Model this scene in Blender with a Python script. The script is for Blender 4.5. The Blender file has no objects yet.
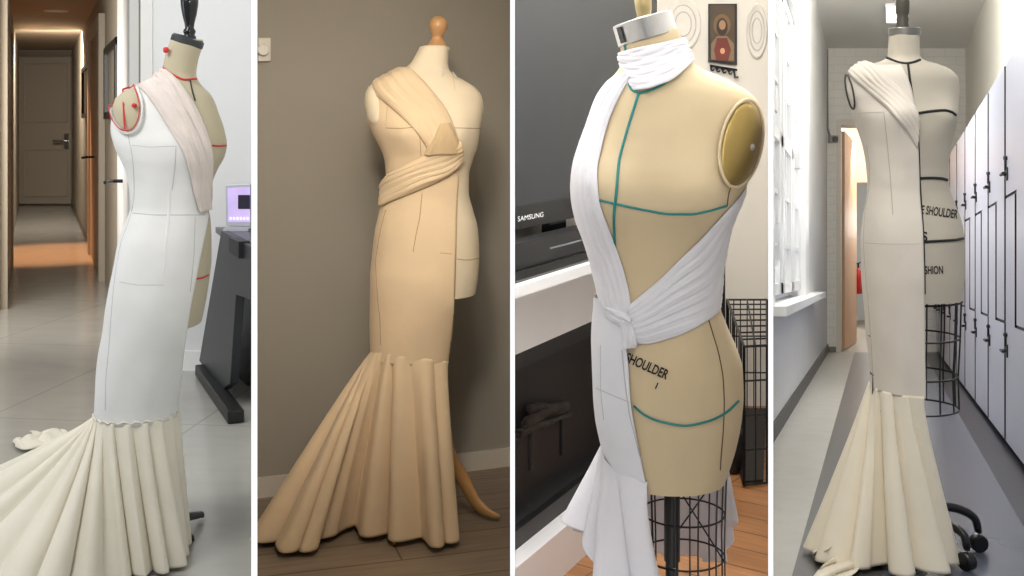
import bpy, bmesh, math, random
from mathutils import Vector, Matrix
from mathutils.bvhtree import BVHTree
random.seed(7)
C = bpy.context.scene.collection
F, H, Y0, CX = 1100.0, 1.30, 120.0, 512.0
PI = math.pi
V = Vector

# ------------------------------------------------------------------ geometry helpers
def P(px, py, Y):                       # point at depth Y along the sight line of a photo position
    return V(((px-CX)*Y/F, Y, H-(py-Y0)*Y/F))
def fl(px, py, z=0.0):                  # point on the level floor (or a level z)
    return P(px, py, F*(H-z)/(py-Y0))
def onplane(px, py, o, d, off=0.0):     # point on the vertical plane through o (x,y) along d (x,y); off = metres towards its right-hand normal
    d = V((d[0], d[1])).normalized(); n = V((d[1], -d[0]))
    o = V((o[0], o[1])) + n*off
    k = (px-CX)/F
    # o + t d : x = k y
    t = (k*o.y - o.x)/(d.x - k*d.y)
    Y = o.y + t*d.y
    return P(px, py, Y)
def srgb(r, g, b, a=1.0):
    def c(v):
        v = v/255.0
        return v/12.92 if v <= 0.04045 else ((v+0.055)/1.055)**2.4
    return (c(r), c(g), c(b), a)
def pchip(xs, ys):
    n = len(xs); h = [xs[i+1]-xs[i] for i in range(n-1)]; dl = [(ys[i+1]-ys[i])/h[i] for i in range(n-1)]
    m = [0.0]*n; m[0] = dl[0]; m[-1] = dl[-1]
    for i in range(1, n-1):
        if dl[i-1]*dl[i] > 0:
            w1 = 2*h[i]+h[i-1]; w2 = h[i]+2*h[i-1]
            m[i] = (w1+w2)/(w1/dl[i-1]+w2/dl[i])
    def f(x):
        if x <= xs[0]: return ys[0]
        if x >= xs[-1]: return ys[-1]
        i = 0
        while x > xs[i+1]: i += 1
        t = (x-xs[i])/h[i]
        return (ys[i]*(2*t**3-3*t*t+1)+h[i]*m[i]*(t**3-2*t*t+t)+ys[i+1]*(-2*t**3+3*t*t)+h[i]*m[i+1]*(t**3-t*t))
    return f
def catmull(pts, n):                     # resample a polyline smoothly to n points
    pts = [V(p) for p in pts]
    if len(pts) == 2:
        return [pts[0].lerp(pts[1], i/(n-1)) for i in range(n)]
    L = [0.0]
    for a, b in zip(pts, pts[1:]): L.append(L[-1]+max((b-a).length, 1e-6))
    ch = [pchip(L, [p[k] for p in pts]) for k in range(len(pts[0]))]
    return [V([c(L[-1]*i/(n-1)) for c in ch]) for i in range(n)]

class MB:
    def __init__(s): s.v = []; s.f = []
    def add(s, vs, fs):
        o = len(s.v); s.v += [V(v) for v in vs]; s.f += [tuple(i+o for i in f) for f in fs]; return s
    def hexa(s, b, t):                   # bottom quad, top quad
        return s.add(list(b)+list(t), [(3,2,1,0),(4,5,6,7),(0,1,5,4),(1,2,6,5),(2,3,7,6),(3,0,4,7)])
    def box(s, c, sz, rz=0.0, M=None):
        x, y, z = sz[0]/2, sz[1]/2, sz[2]/2
        R = M if M else Matrix.Rotation(rz, 3, 'Z')
        q = [R@V(p)+V(c) for p in ((-x,-y,-z),(x,-y,-z),(x,y,-z),(-x,y,-z),(-x,-y,z),(x,-y,z),(x,y,z),(-x,y,z))]
        return s.hexa(q[:4], q[4:])
    def beam(s, a, b, w, t, up=(0,0,1)): # rectangular bar from a to b
        a = V(a); b = V(b); d = (b-a).normalized(); u = d.cross(V(up)).normalized(); k = u.cross(d).normalized()
        u *= w/2; k *= t/2
        return s.hexa([a-u-k, a+u-k, b+u-k, b-u-k], [a-u+k, a+u+k, b+u+k, b-u+k])
    def prism(s, poly, ext):             # planar polygon extruded by vector ext
        poly = [V(p) for p in poly]; n = len(poly); e = V(ext)
        return s.add(poly+[p+e for p in poly], [tuple(range(n))[::-1], tuple(range(n, 2*n))]+[(i, (i+1) % n, n+(i+1) % n, n+i) for i in range(n)])
    def tube(s, path, r, n=8, closed=False):
        path = [V(p) for p in path]; m = len(path); rr = r if isinstance(r, (list, tuple)) else [r]*m
        vs = []; prev = None
        for i, p in enumerate(path):
            if closed: d = path[(i+1) % m]-path[i-1]
            else: d = path[min(i+1, m-1)]-path[max(i-1, 0)]
            d = d.normalized() if d.length > 1e-9 else V((0,0,1))
            if prev is None: u = d.orthogonal().normalized()
            else:
                u = prev-d*prev.dot(d); u = u.normalized() if u.length > 1e-6 else d.orthogonal().normalized()
            prev = u; w = d.cross(u)
            for k in range(n):
                a = 2*PI*k/n; vs.append(p+(u*math.cos(a)+w*math.sin(a))*rr[i])
        fs = []
        for i in range(m if closed else m-1):
            j = (i+1) % m
            for k in range(n): fs.append((i*n+k, i*n+(k+1) % n, j*n+(k+1) % n, j*n+k))
        if not closed: fs += [tuple(range(n))[::-1], tuple(range((m-1)*n, m*n))]
        return s.add(vs, fs)
    def lathe(s, prof, c=(0,0,0), n=32, R=None):   # profile of (radius, z)
        vs = []; m = len(prof); c = V(c)
        for (r, z) in prof:
            for k in range(n):
                a = 2*PI*k/n; p = V((max(r, 1e-5)*math.cos(a), max(r, 1e-5)*math.sin(a), z))
                vs.append((R@p if R else p)+c)
        fs = [(i*n+k, i*n+(k+1) % n, (i+1)*n+(k+1) % n, (i+1)*n+k) for i in range(m-1) for k in range(n)]
        fs += [tuple(range(n))[::-1], tuple(range((m-1)*n, m*n))]
        return s.add(vs, fs)
    def grid(s, rows, wrap=False):       # list of equally long rows of points
        m, n = len(rows), len(rows[0]); vs = [p for r in rows for p in r]
        return s.add(vs, [(i*n+k, i*n+(k+1) % n, (i+1)*n+(k+1) % n, (i+1)*n+k) for i in range(m-1) for k in range(n if wrap else n-1)])
    def merge(s, o): return s.add(o.v, o.f)
    def bvh(s): return BVHTree.FromPolygons([tuple(v) for v in s.v], s.f)
    def build(s, name, mat, parent=None, smooth=False, loc=None, bevel=0.0, solid=0.0, subsurf=0):
        base = V((0,0,0))
        if parent is not None:
            q = parent
            while q is not None: base += q.location; q = q.parent
        elif loc is not None: base = V(loc)
        me = bpy.data.meshes.new(name); me.from_pydata([tuple(v-base) for v in s.v], [], s.f); me.update()
        bm = bmesh.new(); bm.from_mesh(me); bmesh.ops.recalc_face_normals(bm, faces=bm.faces); bm.to_mesh(me); bm.free()
        if smooth:
            for p in me.polygons: p.use_smooth = True
        o = bpy.data.objects.new(name, me); C.objects.link(o)
        if parent is not None: o.parent = parent
        elif loc is not None: o.location = base
        if mat: me.materials.append(mat)
        if solid:
            md = o.modifiers.new('thickness', 'SOLIDIFY'); md.thickness = solid; md.offset = 0
        if bevel:
            md = o.modifiers.new('bevel', 'BEVEL'); md.width = bevel; md.segments = 2; md.limit_method = 'ANGLE'
        if subsurf:
            md = o.modifiers.new('subsurf', 'SUBSURF'); md.levels = subsurf; md.render_levels = subsurf
        return o
def thing(name, loc, label, cat, group=None):
    o = bpy.data.objects.new(name, None); C.objects.link(o); o.location = loc; o.empty_display_size = .1
    o['label'] = label; o['category'] = cat
    if group: o['group'] = group
    return o
def tag(o, label, cat, group=None):
    o['label'] = label; o['category'] = cat
    if group: o['group'] = group
    return o
def struct(name, mb, mat, **k):
    o = mb.build(name, mat, **k); 
    if o.parent is None: o['kind'] = 'structure'
    return o

# ------------------------------------------------------------------ materials
def nt(name):
    m = bpy.data.materials.new(name); m.use_nodes = True; t = m.node_tree; b = t.nodes['Principled BSDF']; return m, t, b
def mat(name, col, rough=.6, metal=0.0, var=0.0, vscale=8.0, bump=0.0, bscale=200.0, emit=0.0, sheen=0.0, coat=0.0, spec=None):
    m, t, b = nt(name); c = srgb(*col)
    b.inputs['Base Color'].default_value = c; b.inputs['Roughness'].default_value = rough; b.inputs['Metallic'].default_value = metal
    if spec is not None: b.inputs['Specular IOR Level'].default_value = spec
    tc = t.nodes.new('ShaderNodeTexCoord')
    if var:
        n = t.nodes.new('ShaderNodeTexNoise'); n.inputs['Scale'].default_value = vscale; n.inputs['Detail'].default_value = 4
        t.links.new(tc.outputs['Object'], n.inputs['Vector'])
        r = t.nodes.new('ShaderNodeMapRange'); r.inputs[1].default_value = .3; r.inputs[2].default_value = .7; r.inputs[3].default_value = 1-var; r.inputs[4].default_value = 1+var
        t.links.new(n.outputs['Fac'], r.inputs[0])
        mx = t.nodes.new('ShaderNodeMix'); mx.data_type = 'RGBA'; mx.blend_type = 'MULTIPLY'; mx.inputs[0].default_value = 1; mx.inputs[6].default_value = c
        t.links.new(r.outputs[0], mx.inputs[7]); t.links.new(mx.outputs[2], b.inputs['Base Color'])
    if bump:
        n = t.nodes.new('ShaderNodeTexNoise'); n.inputs['Scale'].default_value = bscale; n.inputs['Detail'].default_value = 3
        t.links.new(tc.outputs['Object'], n.inputs['Vector'])
        bp = t.nodes.new('ShaderNodeBump'); bp.inputs['Strength'].default_value = bump; bp.inputs['Distance'].default_value = .004
        t.links.new(n.outputs['Fac'], bp.inputs['Height']); t.links.new(bp.outputs['Normal'], b.inputs['Normal'])
    if emit:
        b.inputs['Emission Color'].default_value = c; b.inputs['Emission Strength'].default_value = emit
    if sheen: b.inputs['Sheen Weight'].default_value = sheen
    if coat: b.inputs['Coat Weight'].default_value = coat
    return m
def brick_mat(name, c1, c2, mortar, scale, bw, bh, msize, rough=.4, rot=(0,0,0), var=.1, bump=.0, offset=.5, grain=(1,14,1)):
    m, t, b = nt(name); L = t.links
    tc = t.nodes.new('ShaderNodeTexCoord'); mp = t.nodes.new('ShaderNodeMapping'); mp.inputs['Rotation'].default_value = rot
    L.new(tc.outputs['Object'], mp.inputs['Vector'])
    br = t.nodes.new('ShaderNodeTexBrick'); br.offset = offset
    br.inputs['Color1'].default_value = srgb(*c1); br.inputs['Color2'].default_value = srgb(*c2); br.inputs['Mortar'].default_value = srgb(*mortar)
    br.inputs['Scale'].default_value = scale; br.inputs['Brick Width'].default_value = bw; br.inputs['Row Height'].default_value = bh; br.inputs['Mortar Size'].default_value = msize
    br.inputs['Mortar Smooth'].default_value = .3
    L.new(mp.outputs['Vector'], br.inputs['Vector'])
    mp2 = t.nodes.new('ShaderNodeMapping'); mp2.inputs['Scale'].default_value = grain; L.new(mp.outputs['Vector'], mp2.inputs['Vector'])
    n = t.nodes.new('ShaderNodeTexNoise'); n.inputs['Scale'].default_value = 4; n.inputs['Detail'].default_value = 6; L.new(mp2.outputs['Vector'], n.inputs['Vector'])
    r = t.nodes.new('ShaderNodeMapRange'); r.inputs[1].default_value = .3; r.inputs[2].default_value = .7; r.inputs[3].default_value = 1-var; r.inputs[4].default_value = 1+var
    L.new(n.outputs['Fac'], r.inputs[0])
    mx = t.nodes.new('ShaderNodeMix'); mx.data_type = 'RGBA'; mx.blend_type = 'MULTIPLY'; mx.inputs[0].default_value = 1
    L.new(br.outputs['Color'], mx.inputs[6]); L.new(r.outputs[0], mx.inputs[7]); L.new(mx.outputs[2], b.inputs['Base Color'])
    b.inputs['Roughness'].default_value = rough
    if bump:
        bp = t.nodes.new('ShaderNodeBump'); bp.inputs['Strength'].default_value = bump; bp.inputs['Distance'].default_value = .006; bp.invert = True
        L.new(br.outputs['Fac'], bp.inputs['Height']); L.new(bp.outputs['Normal'], b.inputs['Normal'])
    return m
def fabric(name, col, thread=900, bump=.25, rough=.9, var=.04):
    m, t, b = nt(name); L = t.links; c = srgb(*col)
    tc = t.nodes.new('ShaderNodeTexCoord')
    n = t.nodes.new('ShaderNodeTexNoise'); n.inputs['Scale'].default_value = 7; n.inputs['Detail'].default_value = 5; L.new(tc.outputs['Object'], n.inputs['Vector'])
    r = t.nodes.new('ShaderNodeMapRange'); r.inputs[1].default_value = .3; r.inputs[2].default_value = .7; r.inputs[3].default_value = 1-var; r.inputs[4].default_value = 1+var
    L.new(n.outputs['Fac'], r.inputs[0])
    mx = t.nodes.new('ShaderNodeMix'); mx.data_type = 'RGBA'; mx.blend_type = 'MULTIPLY'; mx.inputs[0].default_value = 1; mx.inputs[6].default_value = c
    L.new(r.outputs[0], mx.inputs[7]); L.new(mx.outputs[2], b.inputs['Base Color'])
    n2 = t.nodes.new('ShaderNodeTexNoise'); n2.inputs['Scale'].default_value = 28; n2.inputs['Detail'].default_value = 4; L.new(tc.outputs['Object'], n2.inputs['Vector'])
    bp = t.nodes.new('ShaderNodeBump'); bp.inputs['Strength'].default_value = bump; bp.inputs['Distance'].default_value = .012
    L.new(n2.outputs['Fac'], bp.inputs['Height']); L.new(bp.outputs['Normal'], b.inputs['Normal'])
    b.inputs['Roughness'].default_value = rough; b.inputs['Sheen Weight'].default_value = .15; b.inputs['Specular IOR Level'].default_value = .15
    return m
M = {}
M['black'] = mat('black_metal', (18,18,20), .45)
M['blackgloss'] = mat('black_gloss', (14,14,16), .18)
M['white'] = mat('white_paint', (236,236,234), .5, var=.02)
M['edge'] = mat('white_edge_glow', (252,252,252), .6, emit=.75)  # glow put into the material so the divider ends show white
M['chrome'] = mat('brushed_steel', (200,200,202), .28, metal=1.0)

# ------------------------------------------------------------------ lofted bodies and garments
def sup(v, e): return math.copysign(abs(v)**e, v)
class Form:
    """Horizontal sections read off the photo's outline: rows of (py, left, right, half depth in px)."""
    def __init__(s, rows, Yc, bump=None, e=.9):
        ys = [r[0] for r in rows]; s.y0, s.y1 = ys[0], ys[-1]; s.Yc = Yc; s.e = e; s.bump = bump
        s.l = pchip(ys, [r[1] for r in rows]); s.r = pchip(ys, [r[2] for r in rows]); s.b = pchip(ys, [r[3] for r in rows])
        s.k = Yc/F; s.cache = {}
    def sec(s, py):                      # section centre and half width whose outline is seen at the left and right of the row
        kl, kr = (s.l(py)-CX)/F, (s.r(py)-CX)/F; b = s.b(py)*s.k; w = (kr-kl)*s.Yc; a = w/2
        for _ in range(8):
            SL, SR = math.sqrt(a*a+kl*kl*b*b), math.sqrt(a*a+kr*kr*b*b); a = max(.2*w, a*w/(SL+SR))
        SL = math.sqrt(a*a+kl*kl*b*b)
        return kl*s.Yc+SL, a, b
    def pt(s, py, th, off=0.0):
        key = round(py, 3)
        if key not in s.cache: s.cache[key] = s.sec(py)
        cx, a, b = s.cache[key]; a += off; b += off
        sx = sup(math.sin(th), s.e); cy = sup(math.cos(th), s.e)
        y = -b*cy
        if s.bump and cy > 0: y -= s.bump((s.l(py)+s.r(py))/2+sx*(s.r(py)-s.l(py))/2, py)*min(1, cy*2.2)*s.k
        return V((cx+a*sx, s.Yc+y, H-(py-Y0)*s.Yc/F))
    def theta(s, py, px):                # section angle whose point is seen at px
        lo, hi = -1.45, 1.5
        for _ in range(40):
            m = (lo+hi)/2; p = s.pt(py, m, .005)
            if CX+F*p.x/p.y < px: lo = m
            else: hi = m
        return m
    def mesh(s, n=72, step=2.5, cap=True, off=0.0):
        m = int((s.y1-s.y0)/step)+1; mb = MB()
        rows = [[s.pt(s.y0+(s.y1-s.y0)*i/(m-1), 2*PI*k/n, off) for k in range(n)] for i in range(m)]
        mb.grid(rows, wrap=True)
        if cap:
            for r in (rows[0], rows[-1]):
                c = sum(r, V((0,0,0)))/n; o = len(mb.v); mb.v += [V(p) for p in r]+[c]; mb.f += [(o+k, o+(k+1) % n, o+n) for k in range(n)]
        return mb
    def shell(s, edge, th_end, off=.005, ya=None, yb=None, n=80, step=2.5, wr=None):   # half garment from its front edge round the left side to the back
        ya = s.y0 if ya is None else ya; yb = s.y1 if yb is None else yb
        m = int((yb-ya)/step)+1; rows = []
        for i in range(m):
            py = ya+(yb-ya)*i/(m-1); t0 = s.theta(py, edge(py)); row = []
            for k in range(n):
                th = t0+(th_end-t0)*k/(n-1); o = off+(wr(th, py) if wr else 0)
                row.append(s.pt(py, th, o))
            rows.append(row)
        return MB().grid(rows), rows
CAM = V((0,0,H))
def cast(bvh, px, py, Yc):
    d = (P(px, py, 1.0)-CAM).normalized(); h = bvh.ray_cast(CAM, d)
    if h[0] is not None and h[0].y < Yc+.25:
        n = h[1]
        if n.dot(d) > 0: n = -n
        return h[0], n
    q = P(px, py, Yc); h = bvh.find_nearest(q)
    n = (q-h[0]); n = n.normalized() if n.length > 1e-6 else V((0,-1,0))
    return h[0], n
def strip(bvh, Yc, A, B, off=.006, amp=.004, pleats=4, nt_=70, ns=36, wob=.25, seed=0, lift=1.0, sharp=1.0):
    """Draped band lying on a form between the edge curves A and B, with lengthwise pleats."""
    rnd = random.Random(seed); A = catmull(A, nt_); B = catmull(B, nt_); rows = []
    ph = [rnd.uniform(0, 6.28) for _ in range(4)]
    hits = []
    for i in range(nt_):
        row = []
        for j in range(ns):
            s = j/(ns-1); q = A[i].lerp(B[i], s); row.append(cast(bvh, q.x, q.y, Yc))
        hits.append(row)
    for i in range(nt_):
        t = i/(nt_-1); row = []
        for j in range(ns):
            s = j/(ns-1); p, n = hits[i][j]
            w = wob*math.sin(ph[0]+t*5+s*3)+wob*.5*math.sin(ph[1]+t*11)
            m1 = .75+.35*math.sin(ph[2]+t*7+s*5)
            fold = m1*(.58*abs(math.sin(PI*pleats*s+w*2))**sharp+.42*abs(math.sin(PI*pleats*2.37*s+w*4+ph[3]))**.8)
            edge = min(1, 6*min(s, 1-s)+.12)
            row.append(p+n*((off+amp*fold)*edge**.5*lift))
        rows.append(row)
    # relax jumps between neighbouring rows
    for _ in range(2):
        for i in range(1, nt_-1):
            rows[i] = [(rows[i-1][j]+rows[i][j]*2+rows[i+1][j])/4 for j in range(ns)]
    return MB().grid(rows)
def seam(bvh, Yc, pts, r=.0012, off=.0006, n=40, dash=None, mb=None):
    pts = catmull(pts, n); q = [cast(bvh, p.x, p.y, Yc) for p in pts]; path = [a+b*off for a, b in q]
    mb = mb or MB()
    if not dash: return mb.tube(path, r, 6)
    for i in range(0, n-1, dash):
        seg = path[i:i+max(2, dash//2+1)]
        if len(seg) > 1: mb.tube(seg, r, 5)
    return mb
def oval(bvh, Yc, c, a, b, tilt, off=.004, dome=.012, nr=12, na=40, rim=0):
    ct, st = math.cos(tilt), math.sin(tilt); rows = []
    for i in range(nr+1):
        r = i/nr; row = []
        for k in range(na):
            t = 2*PI*k/na; u, v = a*r*math.cos(t), b*r*math.sin(t)
            p, n = cast(bvh, c[0]+u*ct-v*st, c[1]+u*st+v*ct, Yc)
            row.append(p+n*(off+dome*(1-r*r)) if r < 1 else p+n*off*.2)
        rows.append(row)
    return MB().grid(rows, wrap=True)
def ovalring(bvh, Yc, c, a, b, tilt, r, off=.004, n=60):
    ct, st = math.cos(tilt), math.sin(tilt); path = []
    for k in range(n):
        t = 2*PI*k/n; u, v = a*math.cos(t), b*math.sin(t); p, nn = cast(bvh, c[0]+u*ct-v*st, c[1]+u*st+v*ct, Yc); path.append(p+nn*off)
    return MB().tube(path, r, 6, closed=True)
def flounce(top, hem, nfold, amp, gather=.004, m=60, n=420, ease=1.15, seed=1, power=.75, low=None, phase=0.0, sag=0.0, lp=1.0, gp=.62):
    """Gathered flared skirt between matching key points of its waist seam and hem."""
    rnd = random.Random(seed)
    K = len(top); ts = list(range(K))
    ft = [pchip(ts, [p[k] for p in top]) for k in range(3)]; fh = [pchip(ts, [p[k] for p in hem]) for k in range(3)]
    T = []; B = []
    for j in range(n):
        u = (K-1)*j/(n-1); T.append(V([c(u) for c in ft])); B.append(V([c(u) for c in fh]))
    L = [0.0]
    for a, b in zip(B, B[1:]): L.append(L[-1]+(b-a).length**lp)
    jit = [rnd.uniform(-.28, .28) for _ in range(nfold+3)]; ja = [rnd.uniform(.65, 1.2) for _ in range(nfold+3)]
    disp = []; gat = []; nrm = []
    for j in range(n):
        x = L[j]/L[-1]*nfold+phase; i = int(math.floor(x)); fr = x-i
        x2 = x+jit[i % len(jit)]*math.sin(PI*fr)*.5
        w = abs(math.sin(PI*x2))**power
        disp.append((w*1.5-1.0)*ja[i % len(ja)]); gat.append(math.sin(2*PI*x2*1.0))
        d = B[min(j+1, n-1)]-B[max(j-1, 0)]; d.z = 0
        d = d.normalized(); nrm.append(V((d.y, -d.x, 0)))
    for _ in range(14): nrm = [(nrm[max(j-1,0)]+nrm[j]*2+nrm[min(j+1,n-1)]).normalized() for j in range(n)]
    cen = sum(T, V((0,0,0)))/n
    sg = sum((1 if nrm[j].dot(V((B[j].x-cen.x, B[j].y-cen.y, 0))) > 0 else -1) for j in range(n))
    if sg < 0: nrm = [-v for v in nrm]
    rows = []
    for i in range(m):
        s = i/(m-1); row = []
        for j in range(n):
            q = T[j].lerp(B[j], s); e = s**ease
            h = T[j].lerp(B[j], e); p = V((h.x, h.y, q.z))
            p.z -= sag*math.sin(PI*s)
            a = amp*(s**gp)*disp[j]+gather*(1-s)**2*gat[j]
            p += nrm[j]*a
            if low is not None: p.z = max(p.z, low(p.x, p.y))
            row.append(p)
        rows.append(row)
    return MB().grid(rows)
def text_on(bvh, Yc, txt, px, py, size, ang, mat_, name, parent, off=.0015, ch=1.0):
    cu = bpy.data.curves.new('txt', 'FONT'); cu.body = txt; cu.size = 1.0; cu.align_x = 'LEFT'; cu.offset = .022
    ob = bpy.data.objects.new('txt', cu); C.objects.link(ob)
    dg = bpy.context.evaluated_depsgraph_get(); me = ob.evaluated_get(dg).to_mesh()
    bm = bmesh.new(); bm.from_mesh(me); bmesh.ops.triangulate(bm, faces=bm.faces[:])
    bmesh.ops.subdivide_edges(bm, edges=[e for e in bm.edges if e.calc_length() > .12], cuts=2)
    bmesh.ops.triangulate(bm, faces=bm.faces[:])
    bm.verts.ensure_lookup_table(); mb = MB(); ca, sa = math.cos(ang), math.sin(ang); vs = []
    for v in bm.verts:
        u, w = v.co.x*size*ch, -v.co.y*size
        p, n = cast(bvh, px+u*ca-w*sa, py+u*sa+w*ca, Yc); vs.append(p+n*off)
    mb.add(vs, [tuple(x.index for x in f.verts) for f in bm.faces]); bm.free()
    ob.evaluated_get(dg).to_mesh_clear(); bpy.data.objects.remove(ob)
    return mb.build(name, mat_, parent)
def text_flat(txt, size, fn, name, mat_, parent):
    cu = bpy.data.curves.new('txt', 'FONT'); cu.body = txt; cu.size = size; cu.offset = .0
    ob = bpy.data.objects.new('txt', cu); C.objects.link(ob)
    dg = bpy.context.evaluated_depsgraph_get(); me = ob.evaluated_get(dg).to_mesh()
    mb = MB().add([fn(v.co.x, v.co.y) for v in me.vertices], [tuple(p.vertices) for p in me.polygons])
    ob.evaluated_get(dg).to_mesh_clear(); bpy.data.objects.remove(ob)
    return mb.build(name, mat_, parent)
def ring(c, r, z, tr, n=44, ry=None):
    ry = ry or r
    return MB().tube([V((c[0]+r*math.cos(2*PI*k/n), c[1]+ry*math.sin(2*PI*k/n), z)) for k in range(n)], tr, 6, closed=True)
def area(name, loc, target, size, power, col, sy=None, spread=None):
    l = bpy.data.lights.new(name, 'AREA'); l.energy = power; l.color = col; l.size = size
    if sy: l.shape = 'RECTANGLE'; l.size_y = sy
    if spread: l.spread = spread
    o = bpy.data.objects.new(name, l); C.objects.link(o); o.location = loc
    o.rotation_euler = (V(target)-V(loc)).to_track_quat('-Z', 'Y').to_euler(); return o
def spot(name, loc, target, power, col, angle, blend=.6, r=.05):
    l = bpy.data.lights.new(name, 'SPOT'); l.energy = power; l.color = col; l.spot_size = angle; l.spot_blend = blend; l.shadow_soft_size = r
    o = bpy.data.objects.new(name, l); C.objects.link(o); o.location = loc
    o.rotation_euler = (V(target)-V(loc)).to_track_quat('-Z', 'Y').to_euler(); return o

#PARTS
# ------------------------------------------------------------------ camera, world, dividing walls
cam = bpy.data.cameras.new('camera'); co = bpy.data.objects.new('camera', cam); C.objects.link(co)
co.location = CAM; co.rotation_euler = (PI/2, 0, 0); cam.sensor_width = 36; cam.lens = 36*F/1024; cam.shift_y = -(288-Y0)/1024; cam.clip_start = .05
bpy.context.scene.camera = co
w = bpy.data.worlds.new('world'); bpy.context.scene.world = w; w.use_nodes = True
w.node_tree.nodes['Background'].inputs[0].default_value = (.93, .96, 1, 1); w.node_tree.nodes['Background'].inputs[1].default_value = .42
bpy.context.scene.view_settings.view_transform = 'Standard'
def px_x(px, Y): return (px-CX)/F*Y
for i, (a, b, ye) in enumerate(((251.3, 257.3, 5.72), (510.2, 514.8, 4.16), (768.3, 773.2, 5.05))):
    z0, z1, y0 = -.02, 2.75, 1.25
    q = lambda z, ya, yb: [(px_x(a, ya), ya, z), (px_x(b, ya), ya, z), (px_x(b, yb), yb, z), (px_x(a, yb), yb, z)]
    struct('wall_divider', MB().hexa(q(z0, y0+.012, ye), q(z1, y0+.012, ye)), M['white'])
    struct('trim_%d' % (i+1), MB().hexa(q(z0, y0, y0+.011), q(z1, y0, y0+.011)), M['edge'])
def slab(name, poly, z, th, m, zf=None):
    t = [V((x, y, zf(x, y) if zf else z)) for x, y in poly]
    return struct(name, MB().prism(t, (0,0,-th)), m)

# ================================================================== ROOM 1 : daylit room with a warm hall behind
m_tile = brick_mat('pale_gloss_tile', (176,174,167), (173,172,165), (158,156,150), 1, .95, 1.5, .006, rough=.17, rot=(0,0,.12), var=.05, offset=0, grain=(1,2,1))
m_wall1 = mat('cool_white_wall', (222,222,222), .8, var=.015, vscale=2)
m_hall = mat('hall_wall', (168,156,138), .8, var=.03, vscale=1.5)
m_halldoor = mat('hall_door_paint', (176,165,148), .55)
slab('floor', [(-9, 1.2), (px_x(254, 1.2), 1.2), (px_x(254, 5.8), 5.8), (-1.9, 5.8), (-6.68, 16.9), (-9, 16.9)], 0, .05, m_tile)
hx = lambda Y: -4.32-.434*(Y-11.26)
lx = lambda Y: -4.0-.434*(Y-8.67)
hr = ((-4.32, 11.26), (-.434, 1)); hl = ((-4.0, 8.67), (-.434, 1))
def wallseg(f, ya, yb, za, zb, dx): return MB().hexa([(f(ya), ya, za), (f(ya)+dx, ya, za), (f(yb)+dx, yb, za), (f(yb), yb, za)], [(f(ya), ya, zb), (f(ya)+dx, ya, zb), (f(yb)+dx, yb, zb), (f(yb), yb, zb)])
struct('wall_right', wallseg(hx, 5.84, 16.8, 0, 2.37, .14), m_hall)
struct('wall_left', wallseg(lx, 7.5, 16.8, 0, 2.37, -.14), m_hall)
struct('wall_back', MB().hexa([(-1.915, 5.72, 0), (-1.325, 5.72, 0), (-1.325, 5.84, 0), (-1.915, 5.84, 0)], [(-1.915, 5.72, 2.75), (-1.325, 5.72, 2.75), (-1.325, 5.84, 2.75), (-1.915, 5.84, 2.75)]), m_wall1)
struct('wall_hall_end', MB().box((-7.1, 16.87, 1.2), (1.4, .12, 2.4)), m_hall)
struct('ceiling', MB().prism([(hx(5.9)+.1, 5.9, 2.37), (hx(16.9)+.1, 16.9, 2.37), (lx(16.9)-.1, 16.9, 2.37), (lx(5.9)-.1, 5.9, 2.37)], (0,0,.06)), mat('hall_ceiling', (176,158,136), .85))
struct('ceiling', MB().prism([(-1.3, 5.8, 2.75), (-4.4, 5.8, 2.75), (-3.4, 2.6, 2.75), (px_x(252, 2.6), 2.6, 2.75)], (0,0,.06)), M['white'])
# end door
b = P(18, 205, 16.79); 
xa, xb = px_x(17, 16.79), px_x(73, 16.79)
door = struct('door_1', MB().box(((xa+xb)/2, 16.77, 1.14), (xb-xa, .06, 2.24)), m_halldoor, bevel=.01, loc=((xa+xb)/2, 16.77, 0))
fr = MB().box((xa-.03, 16.76, 1.16), (.07, .1, 2.3)).box((xb+.03, 16.76, 1.16), (.07, .1, 2.3)).box(((xa+xb)/2, 16.76, 2.31), (xb-xa+.12, .1, .07))
fr.build('door_frame', mat('door_frame_paint', (140,128,112), .5), door)
hy = 16.7; hp = P(66, 141, hy)
MB().tube([hp, hp+V((0,-.08,0)), hp+V((-.16,-.09,0))], .015).box(hp+V((0,.02,0)), (.07,.03,.22)).build('door_handle', M['chrome'], door)
pn = MB()
for (x0, y0, x1, y1) in ((24, 64, 67, 122), (24, 150, 67, 196)):
    for (p, q) in (((x0,y0),(x1,y0)), ((x1,y0),(x1,y1)), ((x1,y1),(x0,y1)), ((x0,y1),(x0,y0))): pn.tube([P(*p, 16.735), P(*q, 16.735)], .014, 6)
pn.build('panel_moulding', m_halldoor, door)
# doors in the side walls with casings and black handles
def side_door(name, f, o, d, ya, yb, sgn, mdoor, mcase, handle_px=None):
    dr = struct(name, wallseg(lambda Y: f(Y)+sgn*.012, ya, yb, .01, 2.05, sgn*.02), mdoor, loc=(f(ya), ya, 0))
    cs = MB()
    for (u, v, za, zb) in ((ya-.14, ya, 0, 2.16), (yb, yb+.14, 0, 2.16), (ya, yb, 2.05, 2.16)):
        w2 = wallseg(lambda Y: f(Y)+sgn*.001, u, v, za, zb, sgn*.05); cs.add(w2.v, w2.f)
    cs.build('door_casing', mcase, dr)
    if handle_px:
        p = onplane(*handle_px, o, d, 0)+V((sgn*.06, 0, 0))
        MB().tube([p+V((-sgn*.03,0,0)), p+V((sgn*.03,-.01,0)), p+V((sgn*.02,-.16,0))], .011).build('door_handle', M['black'], dr)
    return dr
m_case = mat('white_casing', (226,224,220), .45)
side_door('door_2', hx, *hr, 6.12, 6.72, -1, m_case, m_case, (128, 181))
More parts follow.
